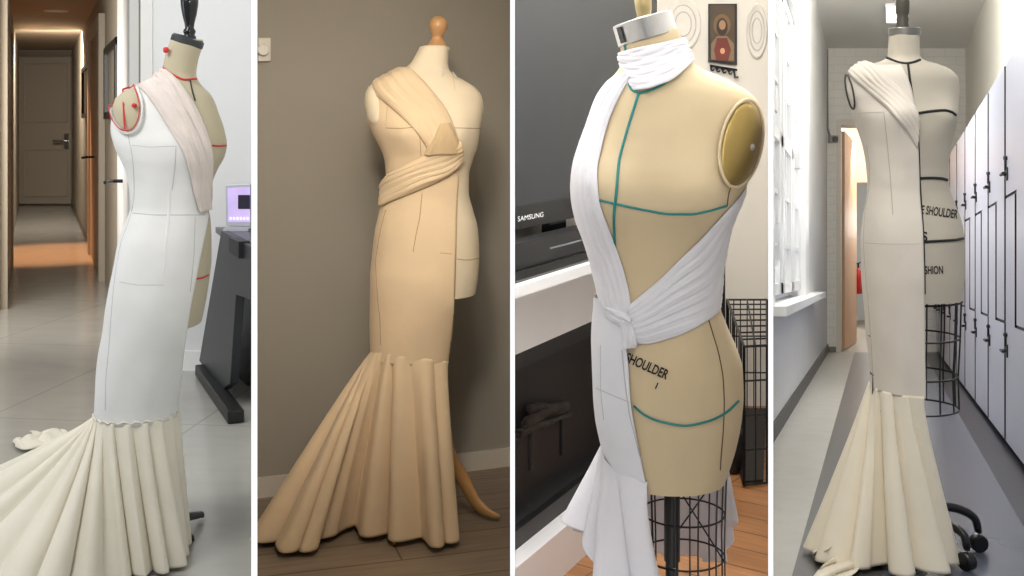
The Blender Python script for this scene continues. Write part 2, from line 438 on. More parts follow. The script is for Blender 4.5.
side_door('door_3', hx, *hr, 9.0, 10.6, -1, m_hall, m_halldoor, (98, 157))
side_door('door_4', lx, *hl, 7.7, 9.6, 1, m_halldoor, m_hall)
struct('trim_4', MB().hexa([(-1.925, 5.70, 0), (-1.865, 5.70, 0), (-1.865, 5.72, 0), (-1.925, 5.72, 0)], [(-1.925, 5.70, 2.75), (-1.865, 5.70, 2.75), (-1.865, 5.72, 2.75), (-1.925, 5.72, 2.75)]), m_case)
struct('baseboard_right', wallseg(lambda Y: hx(Y)-.001, 10.75, 16.7, 0, .09, -.015), mat('hall_baseboard', (120,104,86), .5))
struct('baseboard_back', MB().box(((-1.86-1.33)/2, 5.71, .05), (.53, .02, .1)), M['white'])
# framed pictures on the hall's right wall
def hall_picture(x0, yt0, yb0, x1, yt1, yb1, label):
    q = [onplane(x0, yt0, *hr), onplane(x1, yt1, *hr), onplane(x1, yb1, *hr), onplane(x0, yb0, *hr)]
    zt = max(q[0].z, q[1].z); zb = min(q[2].z, q[3].z)
    ya, yb = q[1].y, q[0].y
    pic = thing('picture_frame', (hx(ya), ya, zb), label, 'picture')
    g = MB(); t = .05
    for (u, v, z0, z1) in ((ya, ya+t*2.5, zb, zt), (yb-t*2.5, yb, zb, zt), (ya, yb, zb, zb+t), (ya, yb, zt-t, zt)):
        w2 = wallseg(lambda Y: hx(Y)-.003, u, v, z0, z1, -.04); g.add(w2.v, w2.f)
    g.build('frame', mat('picture_black_wood', (26,24,22), .4), pic)
    wallseg(lambda Y: hx(Y)-.003, ya+.1, yb-.1, zb+.04, zt-.04, -.015).build('print', mat('picture_print', (132,124,112), .5, var=.25, vscale=3), pic)
hall_picture(109, 49, 118, 122, 42, 119, 'larger black-framed picture in the warm hall, nearest the corner')
hall_picture(85, 69, 116, 92, 65, 118, 'smaller black-framed picture far down the warm hall')
# recessed downlight
dl = thing('ceiling_downlight', P(56, 10, 10.7)+V((0,0,.0)), 'small recessed round downlight glowing in the hall ceiling', 'ceiling light')
c0 = V((px_x(56, 10.7), 10.7, 2.37)); dl.location = c0
MB().lathe([(.10, -.012), (.115, -.012), (.115, -.001), (.10, -.001)], c0, 28).build('trim_ring', M['white'], dl)
MB().lathe([(.0, -.008), (.098, -.008), (.098, -.002), (.0, -.002)], c0, 28).build('lens', mat('lamp_glow', (255,240,215), .5, emit=6), dl)

# desk with laptop
m_desk = mat('charcoal_laminate', (38,40,44), .42, var=.05); m_desk2 = mat('black_laminate', (20,21,23), .5)
DO, DD = (-1.627, 5.7), (.447, -.93)
dk = thing('desk', (-1.4, 5.2, 0), 'charcoal office desk with slanted end panel and black foot rail', 'desk')
D = lambda px, py, off=0: onplane(px, py, DO, DD, off)
nD = V((-.93, -.447, 0)).normalized()
pg = [(221, 231), (250.5, 247), (250.5, 300), (236, 295), (230, 384), (222, 390), (199, 361)]
MB().prism([D(*p) for p in pg], -nD*.04).build('end_panel', m_desk, dk, bevel=.004)
MB().prism([D(*p, -.16) for p in ((232, 291), (250.5, 304), (250.5, 384), (227, 381))], -nD*.03).build('back_panel', m_desk2, dk)
p0, p1 = fl(200, 368, .03), fl(236, 417, .03); p0 = V((p0.x+.02, 5.6, .03))
MB().beam(p0, p1, .07, .055).build('foot_rail', M['black'], dk, bevel=.006)
A_, B_, C_ = (-1.515, 5.62), (-1.105, 4.62), (px_x(250.6, 5.62), 5.62)
MB().prism([(*A_, .725), (*B_, .725), (*C_, .725)], (0,0,.028)).build('desk_top', mat('grey_desk_top', (78,82,86), .35), dk)
MB().prism([D(240, 236, -.03)+V((0,0,-.005)), D(250.3, 241, -.03), D(250.3, 258, -.03), D(240, 252, -.03)], nD*.05).build('drawer', m_desk2, dk, bevel=.003)
lp = thing('laptop', (px_x(238, 5.4), 5.4, .753), 'open silver laptop with a lilac screen on the desk', 'laptop')
x0, x1 = px_x(226, 5.45), px_x(250.3, 5.45)
MB().hexa([(x0, 5.40, .754), (x1, 5.40, .754), (x1, 5.56, .754), (x0, 5.56, .754)], [(x0, 5.40, .768), (x1, 5.40, .768), (x1, 5.56, .768), (x0, 5.56, .768)]).build('keyboard_base', mat('silver_shell', (196,198,204), .35, metal=.3), lp)
S = lambda px, py, dy=0: P(px, py, 5.47+dy)
MB().prism([S(225.5, 185), S(250.4, 184), S(250.4, 226), S(226, 226)], (0,.02,0)).build('screen_shell', mat('silver_shell', (190,192,200), .35, metal=.3), lp, bevel=.003)
sc = MB().prism([S(227.5, 188, -.003), S(250.2, 187, -.003), S(250.2, 222, -.003), S(228, 222, -.003)], (0,.003,0)).build('screen', mat('lilac_screen', (178,160,206), .3, emit=.7, var=.15, vscale=10), lp)
MB().prism([S(238, 195, -.006), S(250, 195, -.006), S(250, 209, -.006), S(238, 209, -.006)], (0,.002,0)).build('open_window', mat('screen_window', (38,34,52), .3), sc)
ic = MB()
for k in range(6): ic.prism([S(229.5+3.4*k, 217, -.006), S(231.8+3.4*k, 217, -.006), S(231.8+3.4*k, 220, -.006), S(229.5+3.4*k, 220, -.006)], (0,.002,0))
ic.build('dock_icons', mat('screen_icons', (226,224,236), .3, emit=.5), sc)

# dress form 1
Y1 = 3.30
m_linen1 = fabric('cream_form_cover', (182,173,148), bump=.05)
m_red = mat('red_tape', (196,40,44), .6)
m_g1 = fabric('white_calico', (224,224,222), bump=.10)
m_g1b = fabric('ivory_calico', (232,225,208), bump=.12); m_g1c = fabric('blush_voile', (216,205,198), bump=.35, var=.08)
rows1 = [(40,171,203,15),(47,168,202,16),(60,165,198,16),(74,162,196,17),(80,157,198,20),(86,146,202,25),(94,132,210,30),(102,122,214.5,33),(112,116,218,36),(130,114,224,40),(145,117,226.5,43),(157,122,224,42),(170,128,217,39),(186,132,211,36),(205,134,207.5,35),(220,130,210,38),(240,124,211,43),(260,121,211,46),(280,118,209,48),(300,116,206,49),(315,115,203,49),(324,116,201,49)]
F1 = Form(rows1, Y1)
df1 = thing('dress_form', P(165, 545, Y1), 'cream dress form with red tapes and a black neck finial, in the daylit room', 'dress form')
df1.location.z = 0
body1 = F1.mesh(); bv1 = body1.bvh()
body1.build('torso', m_linen1, df1, smooth=True)
k1 = Y1/F; Rt = Matrix.Rotation(math.radians(17), 3, 'Y')
MB().lathe([(0,-4.5*k1),(15*k1,-4.5*k1),(16.2*k1,-3*k1),(16.2*k1,2*k1),(14.5*k1,4*k1),(0,5*k1)], P(187.5, 41, Y1), 40, Rt).build('neck_cap', mat('dark_cap', (40,42,46), .45), df1, smooth=False)
MB().lathe([(6*k1,-3*k1),(6.6*k1,0),(5*k1,2*k1),(5.8*k1,4*k1),(6.2*k1,6*k1),(4.3*k1,9*k1),(5*k1,14*k1),(7*k1,22*k1),(8.5*k1,31*k1),(8.8*k1,38*k1),(6*k1,44*k1),(0,46*k1)], P(189.5, 37, Y1), 32).build('finial', M['blackgloss'], df1, smooth=True)
MB().tube([P(165, 330, Y1), V((P(165,330,Y1).x, Y1, .05))], .018, 14).build('pole', M['black'], df1)
base = V((P(165,330,Y1).x, Y1, .05))
for a in (0.10, 2.2, 4.3):
    e = base+V((.27*math.cos(a-.75), .27*math.sin(a-.75), -.03)); 
    if a < 1: e = fl(191, 538, .012)
    MB().tube([base, base.lerp(e, .6)+V((0,0,.02)), e, e+V((0,0,-.008))], [.02,.014,.011,.010], 10).build('base_leg', M['black'], df1)
# bodice tube of the gown
edge1 = pchip([78, 84, 100, 120, 140, 155, 175, 200, 214, 240, 270, 292, 324, 384, 422], [150, 156, 176, 190, 198, 203, 205, 206, 208, 203, 197, 192, 187, 180, 177.5])
rowsg1 = [r for r in rows1 if 78 <= r[0] <= 300]+[(330,105.5,200,48),(350,102,192,47),(384,98.5,184,46),(405,97.5,180,45),(422,98,180,45)]
rowsg1 = [(r[0], min(r[1], {220:129,240:122,260:117.5,280:113,300:109.5}.get(r[0], r[1])), r[2], r[3]) for r in rowsg1]
G1 = Form(rowsg1, Y1)
gown1 = thing('gown', P(140, 560, Y1), 'white one-shouldered half gown with ivory gathered train, on the red-taped form', 'gown')
gown1.location.z = 0
wr = lambda th, py: .0010*math.sin(py*.045+th*7)+.0006*math.sin(py*.11-th*5)
sh1, sr1 = G1.shell(edge1, -PI*1.02, off=.006, ya=79, yb=414, wr=wr)
sh1.build('bodice', m_g1, gown1, smooth=True, solid=.002)
bg1 = MB().merge(body1).merge(sh1).bvh()
dr = strip(bg1, Y1, [(120,77),(131,84),(144,92),(158,111),(172,134),(183,152),(189,170),(193,192),(198,213)], [(150,65),(166,69),(177,80),(189,96),(200,116),(208,138),(212,160),(210,184),(209,210)], off=.010, amp=.010, pleats=3, seed=3, wob=.6)
dr.build('shoulder_drape', m_g1c, gown1, smooth=True, solid=.002)
oval(bg1, Y1, (128.3,107), 14.3, 26, -.10, off=.008, dome=.012).build('arm_plate', m_linen1, df1, smooth=True)
ovalring(bg1, Y1, (128.3,107), 15, 26.8, -.10, .0045, off=.010).build('armhole_binding', m_g1, gown1, smooth=True)
bvx = bg1
tp = ovalring(bg1, Y1, (128.3,107), 13.6, 24.6, -.10, .0016, off=.0185)
def onoval(pts):
    mb = MB(); q = [cast(bg1, x, y, Y1) for x, y in pts]; return mb.tube([a+b*.0215 for a, b in q], .0028, 6)
t2 = onoval([(126.5,83),(127.5,95),(128.5,107),(129,120),(129.5,130)]); tp.add(t2.v, t2.f)
hp, hn = cast(bg1, 138, 108, Y1); tp.add(*(lambda m: (m.v, m.f))(MB().lathe([(0,-.007),(.006,-.005),(.008,0),(.006,.005),(0,.007)], hp+hn*.024, 12)))
tp.build('arm_tape', m_red, df1)
seam(bv1, Y1, [(159,64),(165,69),(175,76),(185,80),(196,79)], r=.003, off=.002).build('neck_tape', m_red, df1)
seam(bv1, Y1, [(167,49),(165,56),(163,64)], r=.0022, off=.002).build('neck_tape', m_red, df1)
seam(bv1, Y1, [(212,145.5),(218,146),(225.5,145.5)], r=.0026, off=.002).build('bust_tape', m_red, df1)
seam(bv1, Y1, [(194,279),(201,278),(208,275)], r=.0026, off=.002).build('hip_tape', m_red, df1)
pin, pnn = cast(bv1, 166.5, 49, Y1)
MB().lathe([(0,-.009),(.007,-.007),(.009,0),(.007,.007),(0,.009)], P(166, 50, Y1-.05), 12).build('pin', m_red, df1)
seam(bv1, Y1, [(190,80),(192,90),(195,101)], r=.0025, off=.001).build('centre_seam', mat('black_thread', (42,42,42), .7), df1)
m_line1 = mat('grey_stitch', (182,184,186), .8)
for pts, r in (([(128,134),(133,160),(134.5,192),(131,215),(122,240),(115.5,275),(112,309),(109,350),(106,384),(105.5,410)], .0015), ([(132,145),(150,147),(177,146)], .0011), ([(176,147),(175,165),(172,190)], .0014), ([(133,213),(160,215),(205,215)], .0015), ([(120,282),(140,285),(164,285)], .0011), ([(195,217),(194,250),(190,292)], .0014)):
    seam(bg1, Y1, pts, r=r).build('seam_line', m_line1, gown1)
fold = strip(bg1, Y1, [(167,190),(166.5,220),(164,250),(162,275)], [(171,190),(170,220),(167,250),(164.5,275)], off=.001, amp=.002, pleats=1, wob=0, nt_=40, ns=8)
fold.build('front_fold', m_g1, gown1, smooth=True)
# gathered flounce with train
yb = 411
kk = [(100,184,542),(80,184,553),(62,182,562),(44,172,570),(28,158,573),(14,146,574),(0,134,577),(-12,120,579),(-30,84,592),(-50,25,600),(-72,-40,570),(-98,-75,520),(-125,-25,478),(-152,78,482),(-184,138,492)]
t0 = G1.theta(yb, edge1(yb))
th0 = math.degrees(t0)
top = [G1.pt(yb, math.radians(th0+(a-100)*(th0+184)/284), .006) for a, _, _ in kk]
hem = [fl(x, y, .012) for _, x, y in kk]
fl1 = flounce(top, hem, 17, .042, gather=.003, lp=.45, ease=1.12, seed=5, phase=.3, low=lambda x, y: .008)
fl1.build('flounce', m_g1b, gown1, smooth=True, solid=.002)
rf = [V((p.x, p.y, p.z+.004*math.sin(i*2.1))) for i, p in enumerate([G1.pt(yb-1, t0+(-PI*1.02-t0)*i/60, .010) for i in range(61)])]
MB().tube(rf, [.0020+.0010*math.sin(i*1.7) for i in range(61)], 6).build('gathered_seam', m_g1b, gown1, smooth=True)
# scrap of cloth behind the train
sc0 = fl(42, 441, .01); g = []
for i in range(26):
    r = []
    for j in range(20):
        u, v = i/25-.5, j/19-.5
        r.append(V((sc0.x+u*.17+.02*math.sin(v*9), sc0.y+v*.22+.02*math.sin(u*8), .012+.028*abs(math.sin(u*9+v*4))*(1-4*u*u)*(1-4*v*v)+.012*abs(math.sin(v*13)))))
    g.append(r)
tag(MB().grid(g).build('fabric_scrap', m_g1b, smooth=True, solid=.002, loc=sc0), 'small crumpled off-white fabric scrap on the tiles behind the train', 'fabric')
# light
area('window_light', (-4.6, 2.5, 1.7), (-1.2, 3.5, .8), 1.6, 24, (.93,.97,1.0), 1.8)
area('room_light', (-1.9, 2.1, 2.65), (-1.6, 5.2, .2), .9, 33, (1,.99,.97), .9)
spot('hall_downlight', (c0.x, c0.y, 2.33), (c0.x, c0.y, 0), 430, (1,.45,.20), .92, .6, .06)
area('hall_glow', (lx(13)+.5, 13.0, 2.3), (lx(13)+.4, 14.5, 0.3), .9, 75, (1,.92,.82))
area('hall_wall_fill', (-3.3, 6.3, 1.5), (-2.95, 8.4, 1.0), .8, 32, (1,.95,.88), 1.2)  # unseen fill added to lift the dark right hall wall
area('back_wall_fill', (-1.55, 4.0, 2.65), (-1.6, 5.7, 1.1), .5, 16, (1,1,1), .4)  # extra unseen lamp added to brighten the back wall
# ================================================================== ROOM 2 : taupe wall, wooden floor
m_taupe = mat('taupe_wall', (160,154,143), .85, var=.02, vscale=3, bump=.04, bscale=160)
ang2 = math.atan2(.34, .92)
m_oak = brick_mat('grey_brown_planks', (150,134,116), (136,121,104), (96,84,72), 1, 1.3, .16, .004, rough=.38, rot=(0,0,-.30), var=.18, bump=.15)
W2a, W2b = V((px_x(256.5, 3.79), 3.79)), V((px_x(510.8, 4.145), 4.145))
W2o, W2d = (W2a.x, W2a.y), (W2b.x-W2a.x, W2b.y-W2a.y)
W2 = lambda px, py, off=0: onplane(px, py, W2o, W2d, off)
n2 = V((W2d[1], -W2d[0], 0)).normalized()
slab('floor', [(px_x(254.3, 1.2), 1.2), (px_x(512.5, 1.2), 1.2), (px_x(512.5, 4.25), 4.25), (px_x(254.3, 3.95), 3.95)], 0, .05, m_oak)
def wallq(a, b, z0, z1, n, t): 
    a0, b0 = V((a[0], a[1], 0)), V((b[0], b[1], 0)); q = [a0, b0, b0-n*t, a0-n*t]
    return MB().hexa([p+V((0,0,z0)) for p in q], [p+V((0,0,z1)) for p in q])
struct('wall_back', wallq(W2a, W2b, 0, 2.75, n2, .1), m_taupe)
struct('ceiling', MB().prism([(px_x(254.3, 1.25), 1.25, 2.75), (px_x(512.5, 1.25), 1.25, 2.75), (px_x(512.5, 4.25), 4.25, 2.75), (px_x(254.3, 3.95), 3.95, 2.75)], (0,0,.06)), M['white'])
bbn = V((n2.x, n2.y))
struct('baseboard_back', wallq(W2a+bbn*.014, W2b+bbn*.014, 0, .068, n2, .013), mat('warm_white_skirting', (214,206,194), .45))
# wall switch
sw = thing('light_switch', W2(263, 49), 'square white rotary light switch high on the taupe wall', 'switch')
MB().prism([W2(257.6, 38, .002), W2(270.3, 38, .002), W2(270.3, 61.5, .002), W2(257.6, 61.5, .002)], n2*.012).build('plate', mat('switch_plastic', (226,220,210), .4), sw, bevel=.003)
Rk = n2.to_track_quat('Z', 'Y').to_matrix()
MB().lathe([(0,0),(.021,0),(.021,.012),(.018,.02),(0,.02)], W2(262.5, 50, .014), 28, Rk).build('knob', mat('switch_knob', (232,227,218), .35), sw)

Y2 = 3.52; k2 = Y2/F
m_form2 = fabric('ecru_form_cover', (236,222,196), bump=.04)
m_g2 = fabric('unbleached_muslin', (232,208,174), bump=.10)
m_wood = mat('varnished_beech', (200,152,98), .35, var=.10, vscale=14)
m_wood2 = mat('turned_beech', (196,150,104), .3, var=.08, vscale=14)
rows2 = [(47,420,449,15),(56,415,448.5,16),(64,410,448,17),(70,402,449,20),(76,392,456,25),(82,380,467,29),(88,373,476,31),(97,369,482,33),(107,368,483.5,35),(120,369,482,39),(133,374,480,42),(146,381,478,41),(160,386,473,38),(176,389,469,36),(192,387.5,469,36),(210,384,473,39),(230,380,478,43),(256,377,479.5,46),(275,376,478.5,46),(293,376,476,46)]
b2 = lambda px, py: 9*math.exp(-((py-133)/17)**2)*(math.exp(-((px-410)/15)**2)+math.exp(-((px-462)/15)**2))
F2 = Form(rows2, Y2, bump=b2)
df2 = thing('dress_form', V((P(427,500,Y2).x, Y2, 0)), 'ecru dress form with a wooden ball finial and curved wooden foot', 'dress form')
body2 = F2.mesh(); bv2 = body2.bvh()
body2.build('torso', m_form2, df2, smooth=True)
MB().lathe([(15.2*k2,-2*k2),(15.2*k2,0),(12*k2,2*k2),(0,2.5*k2)], P(434.5, 48, Y2), 40).build('neck_cap', m_form2, df2, smooth=False)
MB().lathe([(0,-1*k2),(10.3*k2,-1*k2),(10.6*k2,1*k2),(10*k2,4*k2),(8.2*k2,7.5*k2),(6*k2,10*k2),(5.4*k2,13*k2),(6.2*k2,16*k2),(8.4*k2,19.5*k2),(9.3*k2,24*k2),(8.6*k2,28.5*k2),(6*k2,32*k2),(3*k2,33.6*k2),(0,34*k2)], P(437, 50, Y2), 40, Matrix.Rotation(math.radians(3), 3, 'Y')).build('finial', m_wood2, df2, smooth=True)
for pts in ([(404,128),(430,127),(460,128),(481,128.5)], [(457,259),(467,260),(480,258)]): seam(bv2, Y2, pts, r=.0012).build('seam_line', mat('form_seam', (172,152,122), .8), df2)
seam(bv2, Y2, [(447,62),(452,72),(455,90)], r=.0008).build('neck_seam', mat('form_seam', (205,188,160), .8), df2)
for (a, b) in (((442,68),(441.5,77)), ((452,73),(456,79))):
    pa, na = cast(bv2, *a, Y2); pb, nb = cast(bv2, *b, Y2); MB().tube([pa+na*.004, pb+nb*.006], .0022, 6).build('pin', M['white'], df2)
cx2 = P(427, 290, Y2).x
MB().tube([(cx2, Y2, P(0,290,Y2).z), (cx2, Y2, .30)], .017, 14).build('pole', m_wood, df2, smooth=True)
def wood_leg(pts, w=.030, t=.022):
    pts = catmull(pts, 22); mb = MB(); rows = []
    for i, p in enumerate(pts):
        d = (pts[min(i+1, 21)]-pts[max(i-1, 0)]).normalized(); sd = V((-d.y, d.x, 0)); sd = sd.normalized() if sd.length > 1e-4 else V((1,0,0)); up = sd.cross(d).normalized()
        q = [1.0, 1.0][0]*(1+.35*math.sin(PI*i/21)); tip = 1 if i < 19 else (1-.22*(i-18))
        rows.append([p+sd*(t/2*math.cos(a))*tip+up*(w/2*q*math.sin(a))*tip for a in [2*PI*k/12 for k in range(12)]])
    return mb.grid(rows, wrap=True).add(rows[0], [tuple(range(12))]).add(rows[-1], [tuple(range(12))])
hub = V((cx2, Y2, .36))
e1 = fl(499, 517, .012)
wood_leg([hub, V((P(446,462,Y2).x, Y2+.02, .30)), P(452, 458, 3.58), P(464, 481, 3.60), P(478, 505, 3.58), P(490, 513.5, 3.56), P(500, 516.5, 3.55)], .034).build('leg', m_wood, df2, smooth=True)
e2 = fl(394, 543.5, .012)
wood_leg([hub, hub+V((-.03,-.08,-.10)), hub.lerp(e2, .6)+V((0,0,-.04)), e2+V((-.0,.05,.02)), e2]).build('leg', m_wood, df2, smooth=True)
e3 = V((cx2-.26, Y2+.14, .012))
wood_leg([hub, hub+V((-.05,.03,-.10)), hub.lerp(e3, .6)+V((0,0,-.04)), e3+V((.05,-.02,.02)), e3]).build('leg', m_wood, df2, smooth=True)
# gown
rowsg2 = [r for r in rows2 if 64 <= r[0] <= 256]
rowsg2 = [(r[0], {176:387.5, 192:385.5, 210:381.5, 230:377, 256:374}.get(r[0], r[1]), r[2], r[3]) for r in rowsg2]+[(275,372,479,48),(295,371.5,477,47),(315,371.5,467,45),(339,372,457,43),(368,373.5,451,41)]
G2 = Form(rowsg2, Y2, bump=b2)
edge2 = pchip([64, 80, 95, 110, 130, 146, 165, 200, 250, 302, 339, 362], [404, 420, 432, 440, 452, 458, 459, 457, 455.5, 454, 450.5, 447.5])
hemy = lambda th: 0
sh2, sr2 = G2.shell(edge2, -PI*1.03, off=.005, ya=68, yb=356, wr=lambda th, py: .0009*math.sin(py*.045+th*6)+.0005*math.sin(py*.1-th*5))
gown2 = thing('gown', V((P(390,540,Y2).x, Y2-.1, 0)), 'beige muslin half gown with crossed pleated bust band, on the wooden-footed form', 'gown')
sh2.build('bodice', m_g2, gown2, smooth=True, solid=.002)
bg2 = MB().merge(body2).merge(sh2).bvh()
strip(bg2, Y2, [(369,82),(373,92),(386,103),(400,116),(414,130),(424,143),(430,154)], [(400,67.5),(407,68),(420,78),(433,92),(445,108),(453,124),(459,143)], off=.010, amp=.006, pleats=4, seed=5, wob=.35).build('shoulder_drape', m_g2, gown2, smooth=True, solid=.002)
oval(bg2, Y2, (372.5,103), 6.5, 22, -.12, off=.006, dome=.008).build('arm_plate', m_form2, df2, smooth=True)
st2 = strip(bg2, Y2, [(460,140),(450,144),(436,149),(420,157),(404,165),(391,173),(386,181)], [(461,161),(452,172),(441,180),(426,187),(410,194),(394,201),(382.5,207)], off=.014, amp=.009, pleats=5, seed=9, wob=.35, sharp=.8)
st2.build('bust_band', m_g2, gown2, smooth=True, solid=.002)
strip(bg2, Y2, [(440,126),(434,136),(428,146),(424,154)], [(452,126),(456,136),(459,144),(459,150)], off=.021, amp=.004, pleats=3.5, seed=4, wob=.2, nt_=30, ns=30).build('gather_patch', fabric('thin_beige_voile', (214,188,150), bump=.15), gown2, smooth=True, solid=.001)
m_st2 = mat('tan_stitch', (184,150,110), .8)
for pts, r in (([(386,128),(400,128.5),(418,127)], .0016), ([(419,127),(420,140),(421,156)], .0012), ([(422,193),(420,215),(416,235),(413,252)], .0014), ([(457,200),(456,250),(454.5,300),(450,345)], .0012), ([(440,253),(447,253.5),(452,254)], .001), ([(388,97),(387,112),(386,126)], .001)):
    seam(bg2, Y2, pts, r=r).build('seam_line', m_st2, gown2)
sd = [(386,210),(382,225),(378,246),(376,262),(377,285),(378,300),(380,318),(381,345)]
seam(bg2, Y2, sd, r=.0018, n=90).build('side_stitching', m_st2, gown2)
t0 = G2.theta(354, edge2(354)); th0 = math.degrees(t0)
kk = [(80,456,533),(66,455,540),(50,448,545),(34,438,546),(18,420,542),(2,398,540),(-12,375,536),(-24,350,531),(-34,334,533),(-46,314,548),(-58,298,553),(-70,279,549),(-82,262,543),(-96,258,530),(-120,268,512),(-145,330,506),(-168,400,506),(-186,440,510)]
top = [G2.pt(354 if a > -80 else 350, math.radians(th0+(a-80)*(th0+186)/266), .005) for a, _, _ in kk]
top = [V((p.x, p.y, P(0, 361-9*max(0, min(1, (p.x-0)*0+(447-(p.x/p.y*F+CX))/72)), p.y).z)) for p in top]
hem = [fl(x, y, .02) for _, x, y in kk]
flounce(top, hem, 13, .042, gather=.002, lp=.7, ease=.92, seed=8, low=lambda x, y: .006, power=.8).build('flounce', m_g2, gown2, smooth=True, solid=.002)
spot('warm_lamp', (px_x(300, 1.55), 1.55, 2.0), (px_x(340, 3.5), 3.5, 1.12), 122, (1,.90,.77), .90, 1.0, .16)
area('warm_fill', (px_x(400, 1.7), 1.7, 2.6), (px_x(400, 3.4), 3.4, .5), .3, 8, (1,.80,.56), .3)
# ================================================================== ROOM 3 : fireplace corner, orange wooden floor
m_wall3 = mat('cream_white_wall', (226,220,210), .85, var=.02, vscale=2)
m_pine = brick_mat('orange_planks', (160,112,72), (144,97,58), (90,58,34), 1, 1.1, .13, .004, rough=.32, rot=(0,0,.62), var=.22, bump=.15)
m_mantel = mat('white_gloss_paint', (232,232,234), .35, var=.01)
m_slate = mat('dark_firebox', (30,27,26), .55, var=.2)
FO, FD = (px_x(515, 3.2), 3.2), (.489, 1.0)
W3 = lambda px, py, off=0: onplane(px, py, FO, FD, off)
fd = V((.489, 1, 0)).normalized(); fn = V((fd.y, -fd.x, 0))
xl3 = lambda Y: px_x(512.6, Y)
f0 = V((FO[0], FO[1], 0))
uE = 2.01                                         # length of the fireplace wall along its run
def U(u, z, off=0): return f0+fd*u+fn*off+V((0,0,z))
e3 = U(1.3, 0)
slab('floor', [(px_x(512.6,1.2),1.2), (px_x(770.6,1.2),1.2), (px_x(770.6,5.0),5.0), (e3.x,5.0), (e3.x,e3.y), (f0.x,3.2)], 0, .05, m_pine)
def us(off, px=515.2):                            # run position where the divider is met at a given distance from the wall
    p = onplane(px, 300, FO, FD, off); return (V((p.x, p.y, 0))-f0-fn*off).dot(fd)
struct('wall_left', MB().hexa([U(0,0), U(1.3,0), U(1.3,0,-.12), U(us(-.12),0,-.12)], [U(0,2.75), U(1.3,2.75), U(1.3,2.75,-.12), U(us(-.12),2.75,-.12)]), m_wall3)
c3 = U(1.3, 0)
struct('wall_return', MB().hexa([(c3.x-.06,c3.y,0), (c3.x,c3.y,0), (c3.x,5.0,0), (c3.x-.06,5.0,0)], [(c3.x-.06,c3.y,2.75), (c3.x,c3.y,2.75), (c3.x,5.0,2.75), (c3.x-.06,5.0,2.75)]), m_wall3)
xw = px_x(770.0, 5.0)
struct('wall_back', MB().box(((c3.x-.06+xw)/2, 5.02, 1.375), (xw-c3.x+.06, .04, 2.75)), m_wall3)
struct('ceiling', MB().prism([(px_x(512.6,2.3),2.3,2.75), (px_x(770.6,2.3),2.3,2.75), (px_x(770.6,5.0),5.0,2.75), (c3.x,5.0,2.75), (c3.x,c3.y,2.75), (f0.x,3.2,2.75)], (0,0,.06)), M['white'])
def zs(py, off): return onplane(515.2, py, FO, FD, off).z
def ub(mb, u0, u1, o0, o1, z0, z1):               # u0 None = starts at the divider
    a, c = (us(o0), us(o1)) if u0 is None else (u0, u0)
    return mb.hexa([U(a,z0,o0), U(u1,z0,o0), U(u1,z0,o1), U(c,z0,o1)], [U(a,z1,o0), U(u1,z1,o0), U(u1,z1,o1), U(c,z1,o1)])
fp = thing('fireplace', U(.4,0,.1), 'white mantel fireplace with a black firebox under the television', 'fireplace')
zt = zs(287, .235); zo = zs(355, .10); zh = zs(551, .10); UE = .98
su = MB(); ub(su, None, UE, .003, .10, zo, zt-.035); ub(su, .80, UE, .003, .10, .0, zo)
su.build('surround', m_mantel, fp)
ms = MB(); ub(ms, None, UE+.05, .003, .235, zt-.028, zt); ub(ms, None, UE+.03, .003, .205, zt-.042, zt-.028); ub(ms, None, UE+.01, .003, .165, zt-.062, zt-.042)
ms.build('mantel_shelf', m_mantel, fp)
fb = MB(); ub(fb, None, .80, .003, .02, zh, zo)
fb.build('firebox', m_slate, fp)
gl = MB(); ub(gl, None, .80, .075, .099, zo-.045, zo); ub(gl, None, .80, .075, .099, zh, zh+.05); ub(gl, .77, .80, .075, .099, zh, zo)
gl.build('firebox_frame', M['black'], fp)
hs = MB(); ub(hs, None, UE, .003, .152, 0, zh)
hs.build('hearth', m_mantel, fp)
zg = zs(430, .05)
gr = MB()
gr.tube([W3(517,432,.05), W3(570,414,.05)], .008, 8).tube([W3(531,428,.05), W3(531,470,.05)], .008, 8).tube([W3(562,418,.05), W3(562,455,.05)], .008, 8)
gr.build('fire_grate', M['black'], fp)
m_log = mat('charred_log', (50,43,40), .9, var=.35, vscale=20, bump=.4, bscale=40)
for i, (a, b, r) in enumerate((((526,424),(566,405),.016), ((530,409),(556,411),.012), ((520,434),(550,424),.013))):
    p, q = W3(*a, .05), W3(*b, .05)
    pts = catmull([p, p.lerp(q,.4)+V((0,0,.010)), q], 14)
    tag(MB().tube(pts, [r*(1+.12*math.sin(k*1.9+i)) for k in range(14)], 12).build('firewood_log', m_log, smooth=True, loc=p), ('longest charred log lying tilted across the dark firebox', 'thin charred log lying highest in the dark firebox', 'charred log lying lowest and farthest left in the firebox')[i], 'log', 'logs in the firebox')
# television
m_screen = mat('dark_screen', (44,46,50), .22, spec=.5); m_bez = mat('gloss_bezel', (10,10,12), .12)
tv = thing('television', U(.4,zt,.12), 'large dark flat television above the mantel', 'television')
z_b, z_t = zs(230, .13), 2.05
uT = (lambda p: (V((p.x,p.y,0))-f0-fn*.13).dot(fd))(onplane(657, 40, FO, FD, .13))
tb = MB(); ub(tb, None, uT, .07, .13, z_b, z_t); tb.build('housing', m_bez, tv)
zsb = zs(206, .13)
ts = MB(); ub(ts, None, uT-.03, .13, .134, zsb, z_t-.03); ts.build('screen', m_screen, tv)
st = MB(); ub(st, None, .3, .05, .14, zt+.001, zt+.012); ub(st, 0, .12, .085, .11, zt+.01, z_b); st.build('stand', m_bez, tv)
